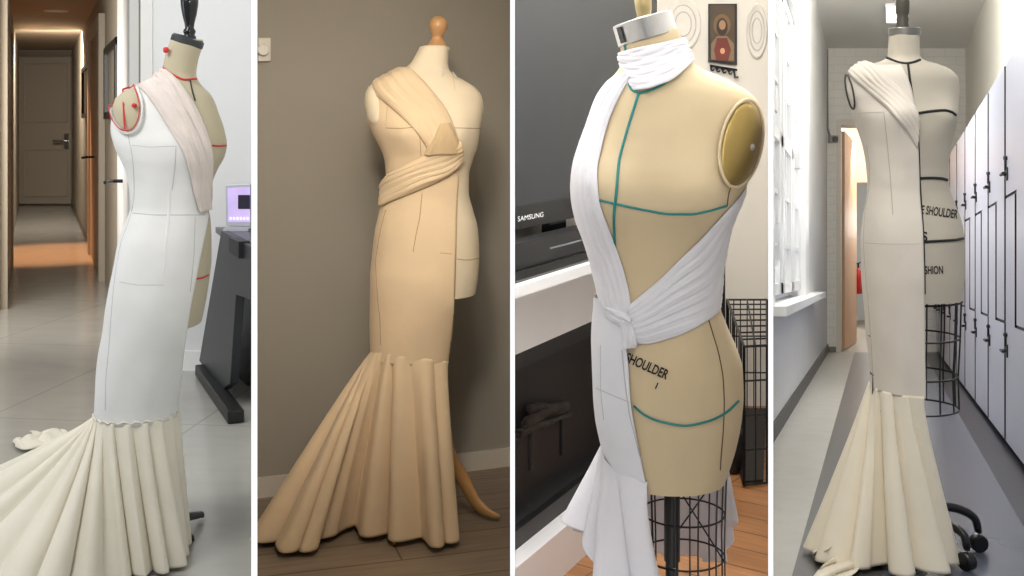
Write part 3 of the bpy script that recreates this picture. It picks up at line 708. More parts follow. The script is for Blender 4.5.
# brand lettering on the bezel, copied from the photo
q0, q1 = onplane(517.3, 221, FO, FD, .1305), onplane(543, 214.5, FO, FD, .1305)
tw = text_flat('SAMSUNG', 1.0, lambda x, y: V((x, y, 0)), 'tmp', None, None); wd = tw.dimensions.x; bpy.data.objects.remove(tw)
zL = zs(222, .1305)
text_flat('SAMSUNG', 1.0, lambda x, y: V((q0.x+(q1.x-q0.x)*x/wd, q0.y+(q1.y-q0.y)*x/wd, zL+y*.019))+fn*.0006, 'lettering', mat('silver_glow_letters', (225,225,228), .4, emit=.4), tv)  # slight glow added to keep the letters bright
bx = thing('media_player', U(.1,zt,.19), 'black glossy media box on the mantel under the television', 'media box')
mb = MB(); ub(mb, None, .50, .145, .215, zt+.001, zt+.028); mb.build('lower_case', m_bez, bx)
mb = MB(); ub(mb, None, .44, .145, .20, zt+.029, zt+.095); mb.build('upper_case', mat('satin_black', (24,24,27), .3), bx)
mb = MB(); ub(mb, -.2, .10, .2003, .202, zt+.06, zt+.064); mb.build('display_line', mat('grey_print', (120,124,130), .4), bx)
# devotional picture and plaques on the white wall
B3 = lambda px, py, o=0: P(px, py, 4.998-o)
pc = thing('wall_picture', B3(722, 62), 'small dark devotional picture of a robed figure on the white wall', 'picture')
MB().prism([B3(708,4), B3(736.5,4), B3(736.5,65), B3(708,62)], (0,-.012,0)).build('backing', mat('picture_dark', (34,30,28), .5), pc)
MB().prism([B3(710.5,5,.0125), B3(734.5,5,.0125), B3(734.5,62,.0125), B3(710.5,60,.0125)], (0,-.003,0)).build('print', mat('picture_ground', (74,58,40), .5, var=.25, vscale=12), pc)
def blob(c, a, b, o, m, name, tilt=0.0):
    vs = [B3(c[0]+a*math.cos(t)*math.cos(tilt)-b*math.sin(t)*math.sin(tilt), c[1]+a*math.cos(t)*math.sin(tilt)+b*math.sin(t)*math.cos(tilt), o) for t in [2*PI*k/28 for k in range(28)]]
    MB().prism(vs, (0,-.0012,0)).build(name, m, pc)
blob((722,25), 8.5, 11, .016, mat('halo_gold', (112,86,50), .5), 'halo')
blob((722,27), 5.6, 9, .0175, mat('hair_brown', (52,36,26), .6), 'hair')
blob((722.3,25), 3.3, 4.8, .019, mat('face_tone', (160,124,94), .6), 'face')
MB().prism([B3(x,y,.017) for x, y in ((717,36),(727,36),(734,44),(734,61),(711,60),(711,44))], (0,-.0012,0)).build('white_robe', mat('robe_white', (128,110,84), .7), pc)
MB().prism([B3(x,y,.0185) for x, y in ((717,38),(727,38),(731,50),(728,61),(716,60),(714,50))], (0,-.0012,0)).build('red_robe', mat('robe_red', (112,50,42), .7), pc)
blob((722.5,51), 2.4, 3.0, .020, mat('chest_mark', (214,160,120), .6), 'chest_emblem')
lc = thing('wall_hook', B3(723,70), 'black wrought scroll hook just below the devotional picture', 'hook')
for k in range(4):
    c = B3(713+6*k, 69+1.2*k, .01); MB().tube([c+V((.016*math.cos(t)*(1-.08*j), 0, .016*math.sin(t)*(1-.08*j))) for j, t in enumerate([2*PI*q/10 for q in range(11)])], .004, 6).build('scroll', M['black'], lc)
MB().tube([B3(710,65.5,.01), B3(737,70,.01)], .005, 6).build('bar', M['black'], lc)
MB().tube([B3(734,70,.01), B3(735,78,.012), B3(738,77,.02)], .005, 6).build('hook', M['black'], lc)
m_pl = mat('plaque_white', (222,217,208), .6, var=.05, vscale=14); m_pl2 = mat('plaque_grey_line', (196,192,184), .6)
def plaque(c, a, b, label):
    o = thing('wall_plate', B3(*c), label, 'plate')
    R = V((0,-1,0)).to_track_quat('Z', 'Y').to_matrix(); k = 4.998/F
    mb = MB().lathe([(0,0),(a*k,0),(a*k,.006),(a*k*.92,.012),(a*k*.74,.008),(0,.008)], (0,0,0), 48, R)
    for v in mb.v: v.z *= b/a
    cc = B3(*c); mb.v = [v+cc for v in mb.v]; mb.build('dish', m_pl, o, smooth=False)
    for i, q in enumerate((.70, .45)):
        MB().tube([cc+V((a*k*q*math.cos(t), -.0095, b*k*q*math.sin(t))) for t in [2*PI*j/30 for j in range(30)]], .003, 5, closed=True).build('painted_ring', m_pl2, o)
plaque((683,24), 18, 27, 'pale decorative wall plate on the left of the devotional picture')
plaque((757.5,31), 12, 32, 'pale decorative wall plate on the right of the devotional picture, cut by the divider') if False else plaque((756.5,31), 10.5, 28, 'pale decorative wall plate on the right of the devotional picture')
# lamp pole, dark bag and wire crate
lamp = thing('stand_pole', fl(722, 440, 0), 'thin black upright pole against the white wall beside the crate', 'pole')
lamp.location = (px_x(721.5, 4.6), 4.6, 0)
MB().tube([(px_x(721.5,4.6),4.6,.02), (px_x(721.5,4.6),4.6,.86)], .016, 10).lathe([(0,.86),(.016,.86),(.019,.87),(0,.885)], (px_x(721.5,4.6),4.6,0), 14).build('shaft', M['black'], lamp)
MB().lathe([(0,0),(.04,0),(.04,.012),(.02,.025),(0,.025)], (px_x(721.5,4.6),4.6,0), 26).build('base', M['black'], lamp)
bgp = fl(731.5, 473, 0)
bag = thing('shoulder_bag', (bgp.x, bgp.y, 0), 'rounded black bag on the wooden floor left of the wire crate', 'bag')
g = []
for i in range(15):
    z = i/14; r = math.sin(PI*(.08+.86*z))**.6
    g.append([V((bgp.x+0.052*r*math.cos(a), bgp.y+.05*r*math.sin(a), .002+.17*z)) for a in [2*PI*k/24 for k in range(24)]])
MB().grid(g, wrap=True).add(g[0], [tuple(range(24))]).add(g[-1], [tuple(range(24))]).build('body', mat('black_leather', (20,19,20), .45, bump=.2, bscale=60), bag, smooth=True)
MB().tube(catmull([(bgp.x-.05,bgp.y,.165),(bgp.x-.04,bgp.y,.23),(bgp.x,bgp.y,.25),(bgp.x+.02,bgp.y,.165)], 16), .007, 8).build('handle', M['black'], bag)
cr = thing('wire_crate', (0,0,0), 'black wire pet crate on the wooden floor at the right', 'crate')
a0 = fl(744, 488, .0); a0 = V((a0.x, a0.y, .012)); b0 = V((px_x(727, 4.9), 4.9, .012))
lim = lambda Y: px_x(767.2, Y)
ct, cb = .50, .012
cr.location = (a0.x, a0.y, 0)
a1 = V((lim(a0.y+.02), a0.y+.02, cb)); b1 = V((lim(4.9), 4.9, cb))
def wirepanel(p, q, nv, nh, z0, z1, name):
    mb = MB()
    for i in range(nv+1):
        c = p.lerp(q, i/nv); r = .0055 if i in (0, nv) else .0026; mb.tube([(c.x,c.y,z0), (c.x,c.y,z1)], r, 5)
    for z in [z0+(z1-z0)*i/nh for i in range(nh+1)]: mb.tube([(p.x,p.y,z), (q.x,q.y,z)], .0048 if z in (z0, z1) else .0036, 5)
    mb.build(name, M['black'], cr)
wirepanel(a0, b0, 8, 3, cb, ct, 'side_panel'); wirepanel(a0, a1, 2, 4, cb, ct, 'front_panel'); wirepanel(b0, b1, 6, 3, cb, ct, 'back_panel')
mb = MB()
for i in range(9):
    t = i/8; p, q = a0.lerp(b0, t), a1.lerp(b1, t); mb.tube([(p.x,p.y,ct), (q.x,q.y,ct)], .0036, 5)
for t in (.02, .5, .98): mb.tube([a0.lerp(a1, t)+V((0,0,ct-cb)), b0.lerp(b1, t)+V((0,0,ct-cb))], .0036, 5)
mb.build('top_panel', M['black'], cr)
MB().prism([(a0.x+.01,a0.y+.02,.006), (a1.x-.01,a1.y+.02,.006), (b1.x-.01,b1.y-.02,.006), (b0.x+.01,b0.y-.02,.006)], (0,0,.012)).build('floor_tray', mat('crate_tray', (26,24,22), .5), cr)

# dress form 3 (closest)
Y3 = 1.95; k3 = Y3/F
m_form3 = fabric('tan_linen_form', (208,188,154), bump=.04)
m_teal = mat('teal_tape', (20,124,120), .5); m_txt = mat('black_print', (24,22,22), .7)
m_g3 = fabric('white_cotton', (226,224,230), bump=.2); m_g3b = fabric('thin_white_voile', (226,226,232), bump=.10)
rows3 = [(30,619,679,27),(44,620,682,28),(54,621,685,29),(62,621,691,31),(70,618,704,35),(76,613,718,39),(84,607,735,45),(92,602,748,50),(102,597,757,54),(116,592,761,58),(135,585,760,63),(152,579,757,67),(170,574.5,751,71),(187,573,745,73),(203,574,738,73),(220,578,731,68),(240,586,726,61),(262,593,722,56),(285,597.5,720,54),(303,597.5,720,55),(322,596,726,59),(345,595,736,65),(365,595,742,69),(390,596,743,71),(415,598.5,741,72),(440,602,736,71),(460,607,730,68),(474,612,725,66)]
b3 = lambda px, py: 17*math.exp(-((py-190)/34)**2)*(math.exp(-((px-600)/30)**2)+math.exp(-((px-688)/34)**2))
F3 = Form(rows3, Y3, bump=b3)
df3 = thing('dress_form', (P(672,500,Y3).x, Y3, 0), 'large tan dress form with teal tapes, steel neck ring and wire cage, nearest the camera', 'dress form')
body3 = F3.mesh(n=96); bv3 = body3.bvh()
body3.build('torso', m_form3, df3, smooth=True)
Rn = Matrix.Rotation(math.radians(-16), 3, 'Y')
rc = P(645, 29, Y3)
MB().lathe([(0,-11*k3),(29.6*k3,-11*k3),(30.4*k3,-10*k3),(30.4*k3,10*k3),(29.6*k3,11*k3),(28*k3,11*k3),(28*k3,6*k3),(0,5.5*k3)], rc, 56, Rn).build('neck_ring', mat('ring_steel', (170,168,166), .3, metal=1.0), df3, bevel=.0008)
MB().hexa(*[[rc+Rn@V((x*k3, y*k3, z*k3)) for x, y in ((-29,-13.5),(-25.3,-19.8),(-24.3,-18.4),(-28,-12.5))] for z in (-8, 8)]).build('clasp', M['blackgloss'], df3)
MB().lathe([(0,4*k3),(8.5*k3,4*k3),(9*k3,8*k3),(7*k3,14*k3),(8*k3,20*k3),(9*k3,36*k3),(0,38*k3)], rc, 28, Matrix.Rotation(math.radians(-4), 3, 'Y')).build('neck_post', mat('aged_brass', (150,134,96), .35, metal=.8), df3, smooth=True)
bt = [(635,44),(634,52)]
for name, pts, r in (('collar_tape', [(629,84),(632,90),(640,93),(652,90),(664,84),(676,75),(688,64)], .0022), ('centre_tape', [(639,93),(633,112),(626,135),(619,163),(616.5,192),(614,219),(615,245),(620,270)], .0024), ('bust_tape', [(599,200),(607,202),(616,204),(645,210),(672,214),(690,214),(708,211),(726,206)], .0022), ('hip_tape', [(634,406),(645,415),(662,422),(685,425.5),(705,422),(725,413),(738,401)], .0022), ('neck_tape', [(625,45),(626,51)], .0022)):
    seam(bv3, Y3, pts, r=r, off=.001, n=60).build(name, m_teal, df3)
m_bst = mat('brown_stitch', (96,76,54), .8)
for pts in ([(707,315),(713,335),(719,356),(723,380),(724,405),(723,430),(721,455),(720,470)], [(731,185),(728,196),(727,206)]):
    seam(bv3, Y3, pts, r=.0010, n=60).build('side_stitching', m_bst, df3)
m_gold = mat('brass_plate', (150,128,76), .3, metal=.85)
ap = oval(bv3, Y3, (738.5,144), 19.0, 43, .20, off=.006, dome=.010); ap.build('arm_plate', m_gold, df3, smooth=True)
ovalring(bv3, Y3, (738.5,144), 19.6, 43.6, .20, .003, off=.006).build('arm_plate_rim', m_form3, df3, smooth=True)
p, n = cast(bv3, 745, 147, Y3)
MB().lathe([(0,0),(3.2*k3,0),(3.2*k3,.002),(2*k3,.003),(1.6*k3,.001),(0,.001)], p+n*.0145, 20, n.to_track_quat('Z','Y').to_matrix()).build('plate_screw', M['chrome'], df3)
text_on(bv3, Y3, 'SHOULDER', 624.6, 361, 13.5, math.radians(24), m_txt, 'lettering', df3, ch=.66)
text_on(bv3, Y3, 'I', 654.5, 388, 9, math.radians(24), m_txt, 'lettering', df3)
# cage and pole under the hips
cxx, cyy = P(672,480,Y3).x, Y3; mbz = P(0,470,Y3).z
ccx = P(683,500,Y3).x; cr_ = 40*k3
cg = thing('x', (0,0,0), 'x', 'x'); bpy.data.objects.remove(cg)
for i, (zz, r) in enumerate(((mbz-.004, 43*k3), (mbz-.075, 41*k3), (mbz-.150, 41*k3), (mbz-.235, 42*k3), (mbz-.33, 44*k3))):
    ring((ccx, cyy), r, zz, .0017, 44).build('cage_ring', M['black'], df3)
for i in range(12):
    a = 2*PI*i/12+.2; q = V((math.cos(a), math.sin(a), 0)); c = V((ccx, cyy, 0))
    MB().tube([c+q*(43*k3)+V((0,0,mbz)), c+q*(41*k3)+V((0,0,mbz-.12)), c+q*(42*k3)+V((0,0,mbz-.23)), c+q*(45*k3)+V((0,0,mbz-.36))], .0015, 6).build('cage_wire', M['black'], df3)
for i in range(3):
    a = 2*PI*i/3-1.9; q = V((math.cos(a), math.sin(a), 0)); q2 = V((math.cos(a+1.5), math.sin(a+1.5), 0)); c = V((ccx, cyy, 0))
    MB().tube([c+q*43*k3+V((0,0,mbz)), c+q2*41*k3+V((0,0,mbz-.15))], .0015, 6).build('cage_brace', M['black'], df3)
MB().tube([(cxx, cyy, mbz), (cxx, cyy, mbz-.16)], 8*k3, 24).tube([(cxx, cyy, mbz-.16), (cxx, cyy, .08)], 6.5*k3, 24).build('pole', M['black'], df3, smooth=False)
for i in range(4):
    a = PI/4+i*PI/2; q = V((math.cos(a), math.sin(a), 0)); c = V((cxx, cyy, 0))
    MB().tube([c+V((0,0,.10)), c+q*.12+V((0,0,.09)), c+q*.22+V((0,0,.02))], .014, 10).build('base_leg', M['black'], df3)
# white wrap round the neck
fab = thing('neck_scarf', P(655,65,Y3), 'white gathered fabric band wrapped round the neck of the tan form', 'fabric band')
FN = Form([(30,619.5,680,28),(50,620.5,686,30),(56,621,689,31),(66,623.5,694,38),(76,622,697,45),(90,620,701,56)], Y3)
g = []
for i in range(40):
    s = i/39; row = []
    for j in range(90):
        a = 2*PI*j/90; c = math.cos(a); tilt = math.sin(a)*((-8-5*s) if c > -9 and math.sin(a) > 0 else -7.0)
        c2 = max(0, math.cos(a+.5)); py = 46+s*(27+14*c2*c2)+tilt
        o = .003+(.0030*abs(math.sin(s*PI*5+math.sin(a*2)*1.2+a))+.0020*abs(math.sin(s*PI*9-a*2+math.sin(a*3))))*min(1, 8*min(s,1-s)+.2)
        row.append(FN.pt(max(31, min(90, py)), a, o)+V((0,0,-(py-max(31,min(90,py)))*k3)))
    g.append(row)
MB().grid(g, wrap=True).build('wrap', m_g3, fab, smooth=True, solid=.0015)
# gown
gown3 = thing('gown', (P(620,480,Y3).x, Y3-.1, 0), 'white draped half gown with deep knotted V front, on the teal-taped form', 'gown')
bb3 = MB().merge(body3).bvh()
strip(bb3, Y3, [(626,74),(612,80),(595,103),(584,133),(572,167),(569.5,192),(575,225),(589,259),(597,290),(607,318)], [(630,79),(621,95),(610,120),(602,150),(598,173),(600,199),(612,235),(624,270),(631,303),(632,325)], off=.004, amp=.0045, pleats=5.5, seed=2, wob=.35, nt_=90).build('left_drape', m_g3, gown3, smooth=True, solid=.0015)
strip(bb3, Y3, [(629,306),(644,293),(660,279),(680,259),(700,239),(718,219),(735,201),(748,184)], [(627,341),(645,344),(664,340),(682,334),(700,325),(719,309),(727,262),(733,225)], off=.004, amp=.005, pleats=7, seed=6, wob=.45, nt_=90, ns=54).build('right_drape', m_g3, gown3, smooth=True, solid=.0015)
kn = MB(); kp, knn = cast(bb3, 629, 322, Y3)
strip(bb3, Y3, [(612,306),(620,310),(627,313),(633,320)], [(609,318),(619,324),(627,331),(634,333)], off=.010, amp=.008, pleats=2.5, seed=8, wob=.4, nt_=30, ns=24).build('knot', m_g3, gown3, smooth=True, solid=.0015)
strip(bb3, Y3, [(622,322),(624,332),(626,344),(626,349)], [(634,322),(636,332),(638,343),(637,348)], off=.011, amp=.007, pleats=2, seed=11, wob=.3, nt_=24, ns=20).build('knot_tail', m_g3, gown3, smooth=True, solid=.0015)
rowsg3 = [(r[0], r[1]-(1.0 if r[0] < 420 else 0), r[2], r[3]+1) for r in rows3 if 285 <= r[0]]
G3 = Form(rowsg3, Y3); edge3 = pchip([290, 318, 347, 384, 417, 466, 474], [615, 624, 627, 630, 636, 646, 648])
sh3, sr3 = G3.shell(edge3, -PI*1.0, off=.004, ya=296, yb=462, wr=lambda th, py: .001*math.sin(py*.06+th*7))
def hemcut(p):      # lower edge sinks towards the front opening
    return p
sh3.build('front_panel', m_g3b, gown3, smooth=True, solid=.0012)
bg3 = MB().merge(body3).merge(sh3).bvh()
for pts, r in (([(622,350),(625,380),(629,410),(636,440),(642,464)], .0010), ([(601,345),(601,385),(604,420)], .0007), ([(596,388),(612,395),(629,402)], .0007)):
    seam(bg3, Y3, pts, r=r).build('seam_line', m_line1, gown3)
# flounce: front godets and the back fall seen through the cage
ky = 462
tt = [(math.degrees(G3.theta(ky, 648)), None)]
Q = lambda px, py, Y: P(px, py, Y)
keys = [(12, Q(668,592,1.80)), (-5, Q(655,596,1.76)), (-20, Q(636,604,1.75)), (-36, Q(615,606,1.77)), (-52, Q(597,590,1.80)), (-68, Q(590,548,1.86)), (-85, Q(566,521,1.95)), (-108, Q(574,528,2.08)), (-135, Q(600,540,2.25)), (-160, Q(640,545,2.32)), (-182, Q(682,556,2.32)), (-205, Q(722,563,2.24)), (-228, Q(731,530,2.14)), (-246, Q(734,519,2.06))]
tk = math.degrees(G3.theta(ky, 648))
top = []
for a, _ in keys:
    py = 461-13*min(1, max(0, (12-a)/97)) if a > -90 else 448
    if a < -180: py = 470
    top.append(F3.pt(min(py, 474), math.radians(tk+(a-12)), .004))
hem = [p for _, p in keys]
flounce(top, hem, 13, .022, gather=.003, ease=1.0, seed=4, power=.85).build('flounce', m_g3, gown3, smooth=True, solid=.0012)
area('window_soft', (px_x(705, 1.32), 1.32, 1.78), (px_x(650, 2.0), 2.0, .85), .3, 1.7, (1,.98,.95), .4)
area('wall_wash', (px_x(735, 3.4), 3.4, 2.6), (px_x(730, 4.9), 4.9, .9), .5, 22, (1,.97,.92), .4)
area('floor_light', (px_x(700, 2.9), 2.9, 2.6), (px_x(690, 2.9), 2.75, 0), .5, 34, (1,.96,.90), .4)
area('hearth_fill', (px_x(545, 2.1), 2.1, 1.95), (px_x(545, 3.1), 3.1, .55), .3, 11, (.97,.98,1), .3)  # unseen fill added to brighten the mantel front
area('low_fill', (px_x(640, 1.3), 1.3, .35), (px_x(690, 2.2), 2.2, .55), .25, .6, (1,.98,.96), .25)
# ================================================================== ROOM 4 : gently ramped corridor with lockers and windows
KX, SL, KF, KC = .3318, -.1382, .832, 2.32
def R(Y, m, rel): return V((KX*Y+m, Y, H+SL*Y+rel))       # depth, sideways offset (m), height above the corridor axis
ML, MR = -.622*KF, .736*KF
m_cream4 = mat('cream_wall', (226,222,210), .8, var=.02, vscale=2)
m_white4 = mat('white_corridor_wall', (222,222,220), .75, var=.02, vscale=3)
m_brick4 = brick_mat('painted_white_brick', (226,222,212), (224,220,210), (216,212,202), 1, .23, .085, .006, rough=.6, rot=(PI/2,0,0), var=.02, bump=.2)
m_ceil4 = mat('white_ceiling', (240,237,230), .85)
m_ftile = mat('pale_terrazzo', (176,174,166), .35, var=.06, vscale=9)
m_fdark = mat('grey_lino_strip', (78,77,76), .40, var=.05, vscale=9)
m_fblue = mat('blue_grey_lino', (90,95,110), .24, var=.06, vscale=5)
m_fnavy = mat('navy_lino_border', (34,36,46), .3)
m_base4 = mat('charcoal_skirting', (62,60,58), .5)
def rbox(mb, ya, yb, m0, m1, r0, r1):
    return mb.hexa([R(ya,m0,r0), R(ya,m1,r0), R(yb,m1,r0), R(yb,m0,r0)], [R(ya,m0,r1), R(ya,m1,r1), R(yb,m1,r1), R(yb,m0,r1)])
YN, YE = 1.3, 11.4
def zone(name, m0, m1, mt, ya=YN, yb=YE, ma=None):
    return struct(name, rbox(MB(), ya, yb, m0, m1, -KF-.05, -KF), mt)
# left strip starts behind the divider's sight line: four-sided polygon
pxw = lambda Y: px_x(770.8, Y)
mleft = lambda Y: max(ML, pxw(Y)-KX*Y)
yk = 5.05
mk = -.28*KF
poly = [R(YN, mleft(YN), -KF), R(YN, mk, -KF)] if mleft(YN) < mk else [R(mk/(258.8/F-KX), mk, -KF)]
poly += [R(YE, mk, -KF), R(YE, ML, -KF), R(yk, ML, -KF), R(yk, mleft(yk), -KF)]
struct('floor', MB().prism(poly, (0,0,-.05)), m_ftile)
def cut(m0, m1, mt, name):     # floor band between two sideways offsets, trimmed by the divider on the near side
    y0 = max(YN, m0/(258.8/F-KX) if m0 < 0 else YN); y1 = max(YN, m1/(258.8/F-KX) if m1 < 0 else YN)
    struct(name, MB().prism([R(y0,m0,-KF), R(y1,m1,-KF), R(YE,m1,-KF), R(YE,m0,-KF)], (0,0,-.05)), mt)
cut(mk, .02*KF, m_fdark, 'floor')
cut(.02*KF, .575*KF, m_fblue, 'floor')
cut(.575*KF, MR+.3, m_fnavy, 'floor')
struct('floor', rbox(MB(), YE, 19, -.62, .9, -KF-.05, -KF), mat('passage_floor', (150,138,122), .4))
struct('ceiling', rbox(MB(), 5.06, YE, ML-.1, MR+.32, KC, KC+.06), m_ceil4)
struct('ceiling', rbox(MB(), YE+.25, 19, -.62, .9, 1.9, 1.96), m_ceil4)
# left wall with window opening
WY0, WY1, WR0, WR1 = 5.16, 7.62, -.16, 1.62
wl = MB(); rbox(wl, 5.06, YE, ML-.10, ML, -KF, WR0); rbox(wl, 5.06, YE, ML-.10, ML, WR1, KC); rbox(wl, 5.06, WY0, ML-.10, ML, WR0, WR1); rbox(wl, WY1, YE, ML-.10, ML, WR0, WR1)
struct('wall_left', wl, m_white4)
struct('baseboard_left', rbox(MB(), 5.06, YE, ML, ML+.015, -KF, -KF+.085), m_base4)
# window: casing, sashes, glazing bars and panes
win = struct('window_1', rbox(MB(), WY0, WY1, ML-.06, ML-.05, WR0+.05, WR1-.03), mat('daylight_glow_pane', (206,212,220), .25, emit=.42), loc=R(WY0, ML, WR0))  # pane glow stands in for the bright sky outside
m_wf = mat('white_window_paint', (228,228,226), .45)
cs = MB()
rbox(cs, WY0-.04, WY0+.10, ML-.09, ML+.03, WR0, WR1+.1); rbox(cs, WY1-.10, WY1+.26, ML-.09, ML+.03, WR0, WR1+.1); rbox(cs, WY0, WY1, ML-.09, ML+.03, WR1-.06, WR1+.1)
cs.build('casing', m_wf, win)
for k, (ya, yb) in enumerate(((WY0+.10, 6.02), (6.14, 6.80), (6.86, WY1-.10))):
    sh = MB(); t = .10
    rbox(sh, ya, ya+t, ML-.05, ML-.005, WR0+.04, WR1-.05); rbox(sh, yb-t, yb, ML-.05, ML-.005, WR0+.04, WR1-.05)
    rbox(sh, ya, yb, ML-.05, ML-.005, WR0+.04, WR0+.10); rbox(sh, ya, yb, ML-.05, ML-.005, .70, .76); rbox(sh, ya, yb, ML-.05, ML-.005, WR1-.11, WR1-.05)
    so = sh.build('sash', m_wf, win)
    gb = MB(); ym = (ya+yb)/2
    rbox(gb, ym-.025, ym+.025, ML-.05, ML-.015, WR0+.10, WR1-.11)
    for r in (.15, .43, 1.02, 1.27): rbox(gb, ya+t, yb-t, ML-.05, ML-.015, r-.012, r+.012)
    gb.build('glazing_bar', m_wf, so)
sill = MB(); rbox(sill, 5.08, 9.0, ML-.08, ML+.10, WR0-.045, WR0)
sill.build('window_sill', mat('white_sill_paint', (244,244,242), .4), win)  # sill a little lighter than the casing
hd = MB()
for y, r in ((5.35, .80), (5.35, .25), (6.96, .70)): rbox(hd, y, y+.10, ML-.005, ML+.03, r, r+.11)
for k, (y, r) in enumerate(((5.30, .78), (5.42, .24), (6.98, .66))):
    rbox(MB(), y, y+.10, ML-.006, ML+.03, r, r+.12).build('latch', m_wf, win)
# end wall with opening and passage behind
def em(px, Y=YE): return px_x(px, Y)-KX*Y
o0, o1 = em(841), em(905); ot = (272-125)*YE/F
ew = MB(); rbox(ew, YE, YE+.25, ML-.1, o0, -KF, KC); rbox(ew, YE, YE+.25, o1, MR+.32, -KF, KC); rbox(ew, YE, YE+.25, o0, o1, ot, KC)
struct('wall_back', ew, m_brick4)
struct('wall_passage_left', rbox(MB(), YE+.25, 19, o0-.20, o0-.03, -KF, 1.9), m_white4)
struct('wall_passage_right', rbox(MB(), YE+.25, 19, o1+.1, o1+.2, -KF, 1.9), m_white4)
struct('wall_passage_end', rbox(MB(), 18.9, 19.0, o0-.2, o1+.2, -KF, 1.9), m_white4)
struct('wall_passage_lintel', rbox(MB(), 13.6, 13.8, o0-.2, o1+.2, (272-182)*13.6/F, 1.9), mat('tan_lintel', (214,180,148), .7))
dr4 = struct('door_1', MB().hexa([R(YE+.27,o0-.01,-KF+.01), R(YE+.27,o0+.03,-KF+.01), R(YE+1.5,o0+.135,-KF+.01), R(YE+1.5,o0+.095,-KF+.01)], [R(YE+.27,o0-.01,ot-.03), R(YE+.27,o0+.03,ot-.03), R(YE+1.5,o0+.135,ot-.03), R(YE+1.5,o0+.095,ot-.03)]), mat('tan_door', (196,158,122), .5, var=.04), loc=R(YE+.27, o0, -KF))
rbox(MB(), YE-.012, YE+.01, o0-.05, o0, -KF, ot+.06).merge(rbox(MB(), YE-.012, YE+.01, o0, o1, ot, ot+.06)).build('door_frame', mat('pale_door_frame', (214,206,192), .5), dr4)
struct('baseboard_back', rbox(MB(), YE-.015, YE, ML, o0-.05, -KF, -KF+.06), mat('grey_wall_foot', (120,116,110), .6))
# right wall above and behind the lockers
struct('wall_right', rbox(MB(), 3.4, YE, MR+.305, MR+.40, -KF, KC), m_cream4)
# junction box with conduit
jb = thing('junction_box', P(823,133,YE-.03), 'small grey junction box with a thin conduit on the white brick pier', 'junction box')
jY = YE-.004
MB().prism([P(828,135,jY), P(837,135.5,jY), P(837,142,jY), P(828,143,jY)], (0,-.05,0)).build('box', mat('grey_box', (150,146,138), .5), jb, bevel=.004)
MB().lathe([(0,0),(.03,0),(.025,.03),(0,.03)], P(835,139,jY-.05), 16, V((0,-1,0)).to_track_quat('Z','Y').to_matrix()).build('dial', mat('dark_grey_dial', (96,92,86), .5), jb)
MB().tube([P(827.2,49,jY-.02), P(827.2,90,jY-.02), P(827.6,128,jY-.02), P(830,136,jY-.03)], .012, 8).build('conduit', mat('grey_conduit', (128,124,116), .5), jb)
# fire extinguisher in the passage
ex = P(857.6, 300, 13.0); exz = H+SL*13.0-.30
fe = thing('fire_extinguisher', (ex.x, ex.y, exz), 'red fire extinguisher hanging in the bright passage beyond the tan door', 'fire extinguisher')
zt4 = P(0,268,13.0).z; zb4 = P(0,293.5,13.0).z; hgt = zt4-zb4; cpos = V((P(858.3,0,13).x, 13.0, zb4))
MB().lathe([(0,0),(.040,0),(.045,.01),(.045,hgt*.72),(.038,hgt*.85),(.018,hgt*.93),(.016,hgt),(0,hgt)], cpos, 24).build('cylinder', mat('extinguisher_red', (176,36,40), .35), fe, smooth=True)
MB().tube([cpos+V((0,0,hgt)), cpos+V((0,0,hgt+.05))], .012, 8).beam(cpos+V((-.03,0,hgt+.05)), cpos+V((.03,0,hgt+.065)), .02, .012).build('valve', M['black'], fe)
MB().tube(catmull([cpos+V((-.02,0,hgt+.04)), cpos+V((-.055,-.02,hgt*.8)), cpos+V((-.055,-.02,hgt*.3))], 12), .008, 6).build('hose', M['black'], fe)
bk = MB().prism([cpos+V((-.05,.05,hgt*.3)), cpos+V((.05,.05,hgt*.3)), cpos+V((.05,.05,hgt*.6)), cpos+V((-.05,.05,hgt*.6))], (0,.01,0))
bk.build('bracket', M['black'], fe)
# ceiling light
q = [(886.5,4),(896.5,4),(896.5,19.5),(886.5,19.5)]
def onceil(px, py): Y = F*KC/(272-py); return P(px, py, Y)
cl = thing('ceiling_light', onceil(891, 12), 'bright white rectangular ceiling light above the neck of the corridor form', 'ceiling light')
pts = [onceil(*p)+V((0,0,-.002)) for p in q]
MB().prism(pts, (0,0,-.03)).build('diffuser', mat('white_light_panel', (255,255,255), .5, emit=1.6), cl)
c_ = sum(pts, V((0,0,0)))/4
MB().tube([c_+(p-c_)*1.05+V((0,0,-.012)) for p in pts], .012, 6, closed=True).build('frame', M['white'], cl)

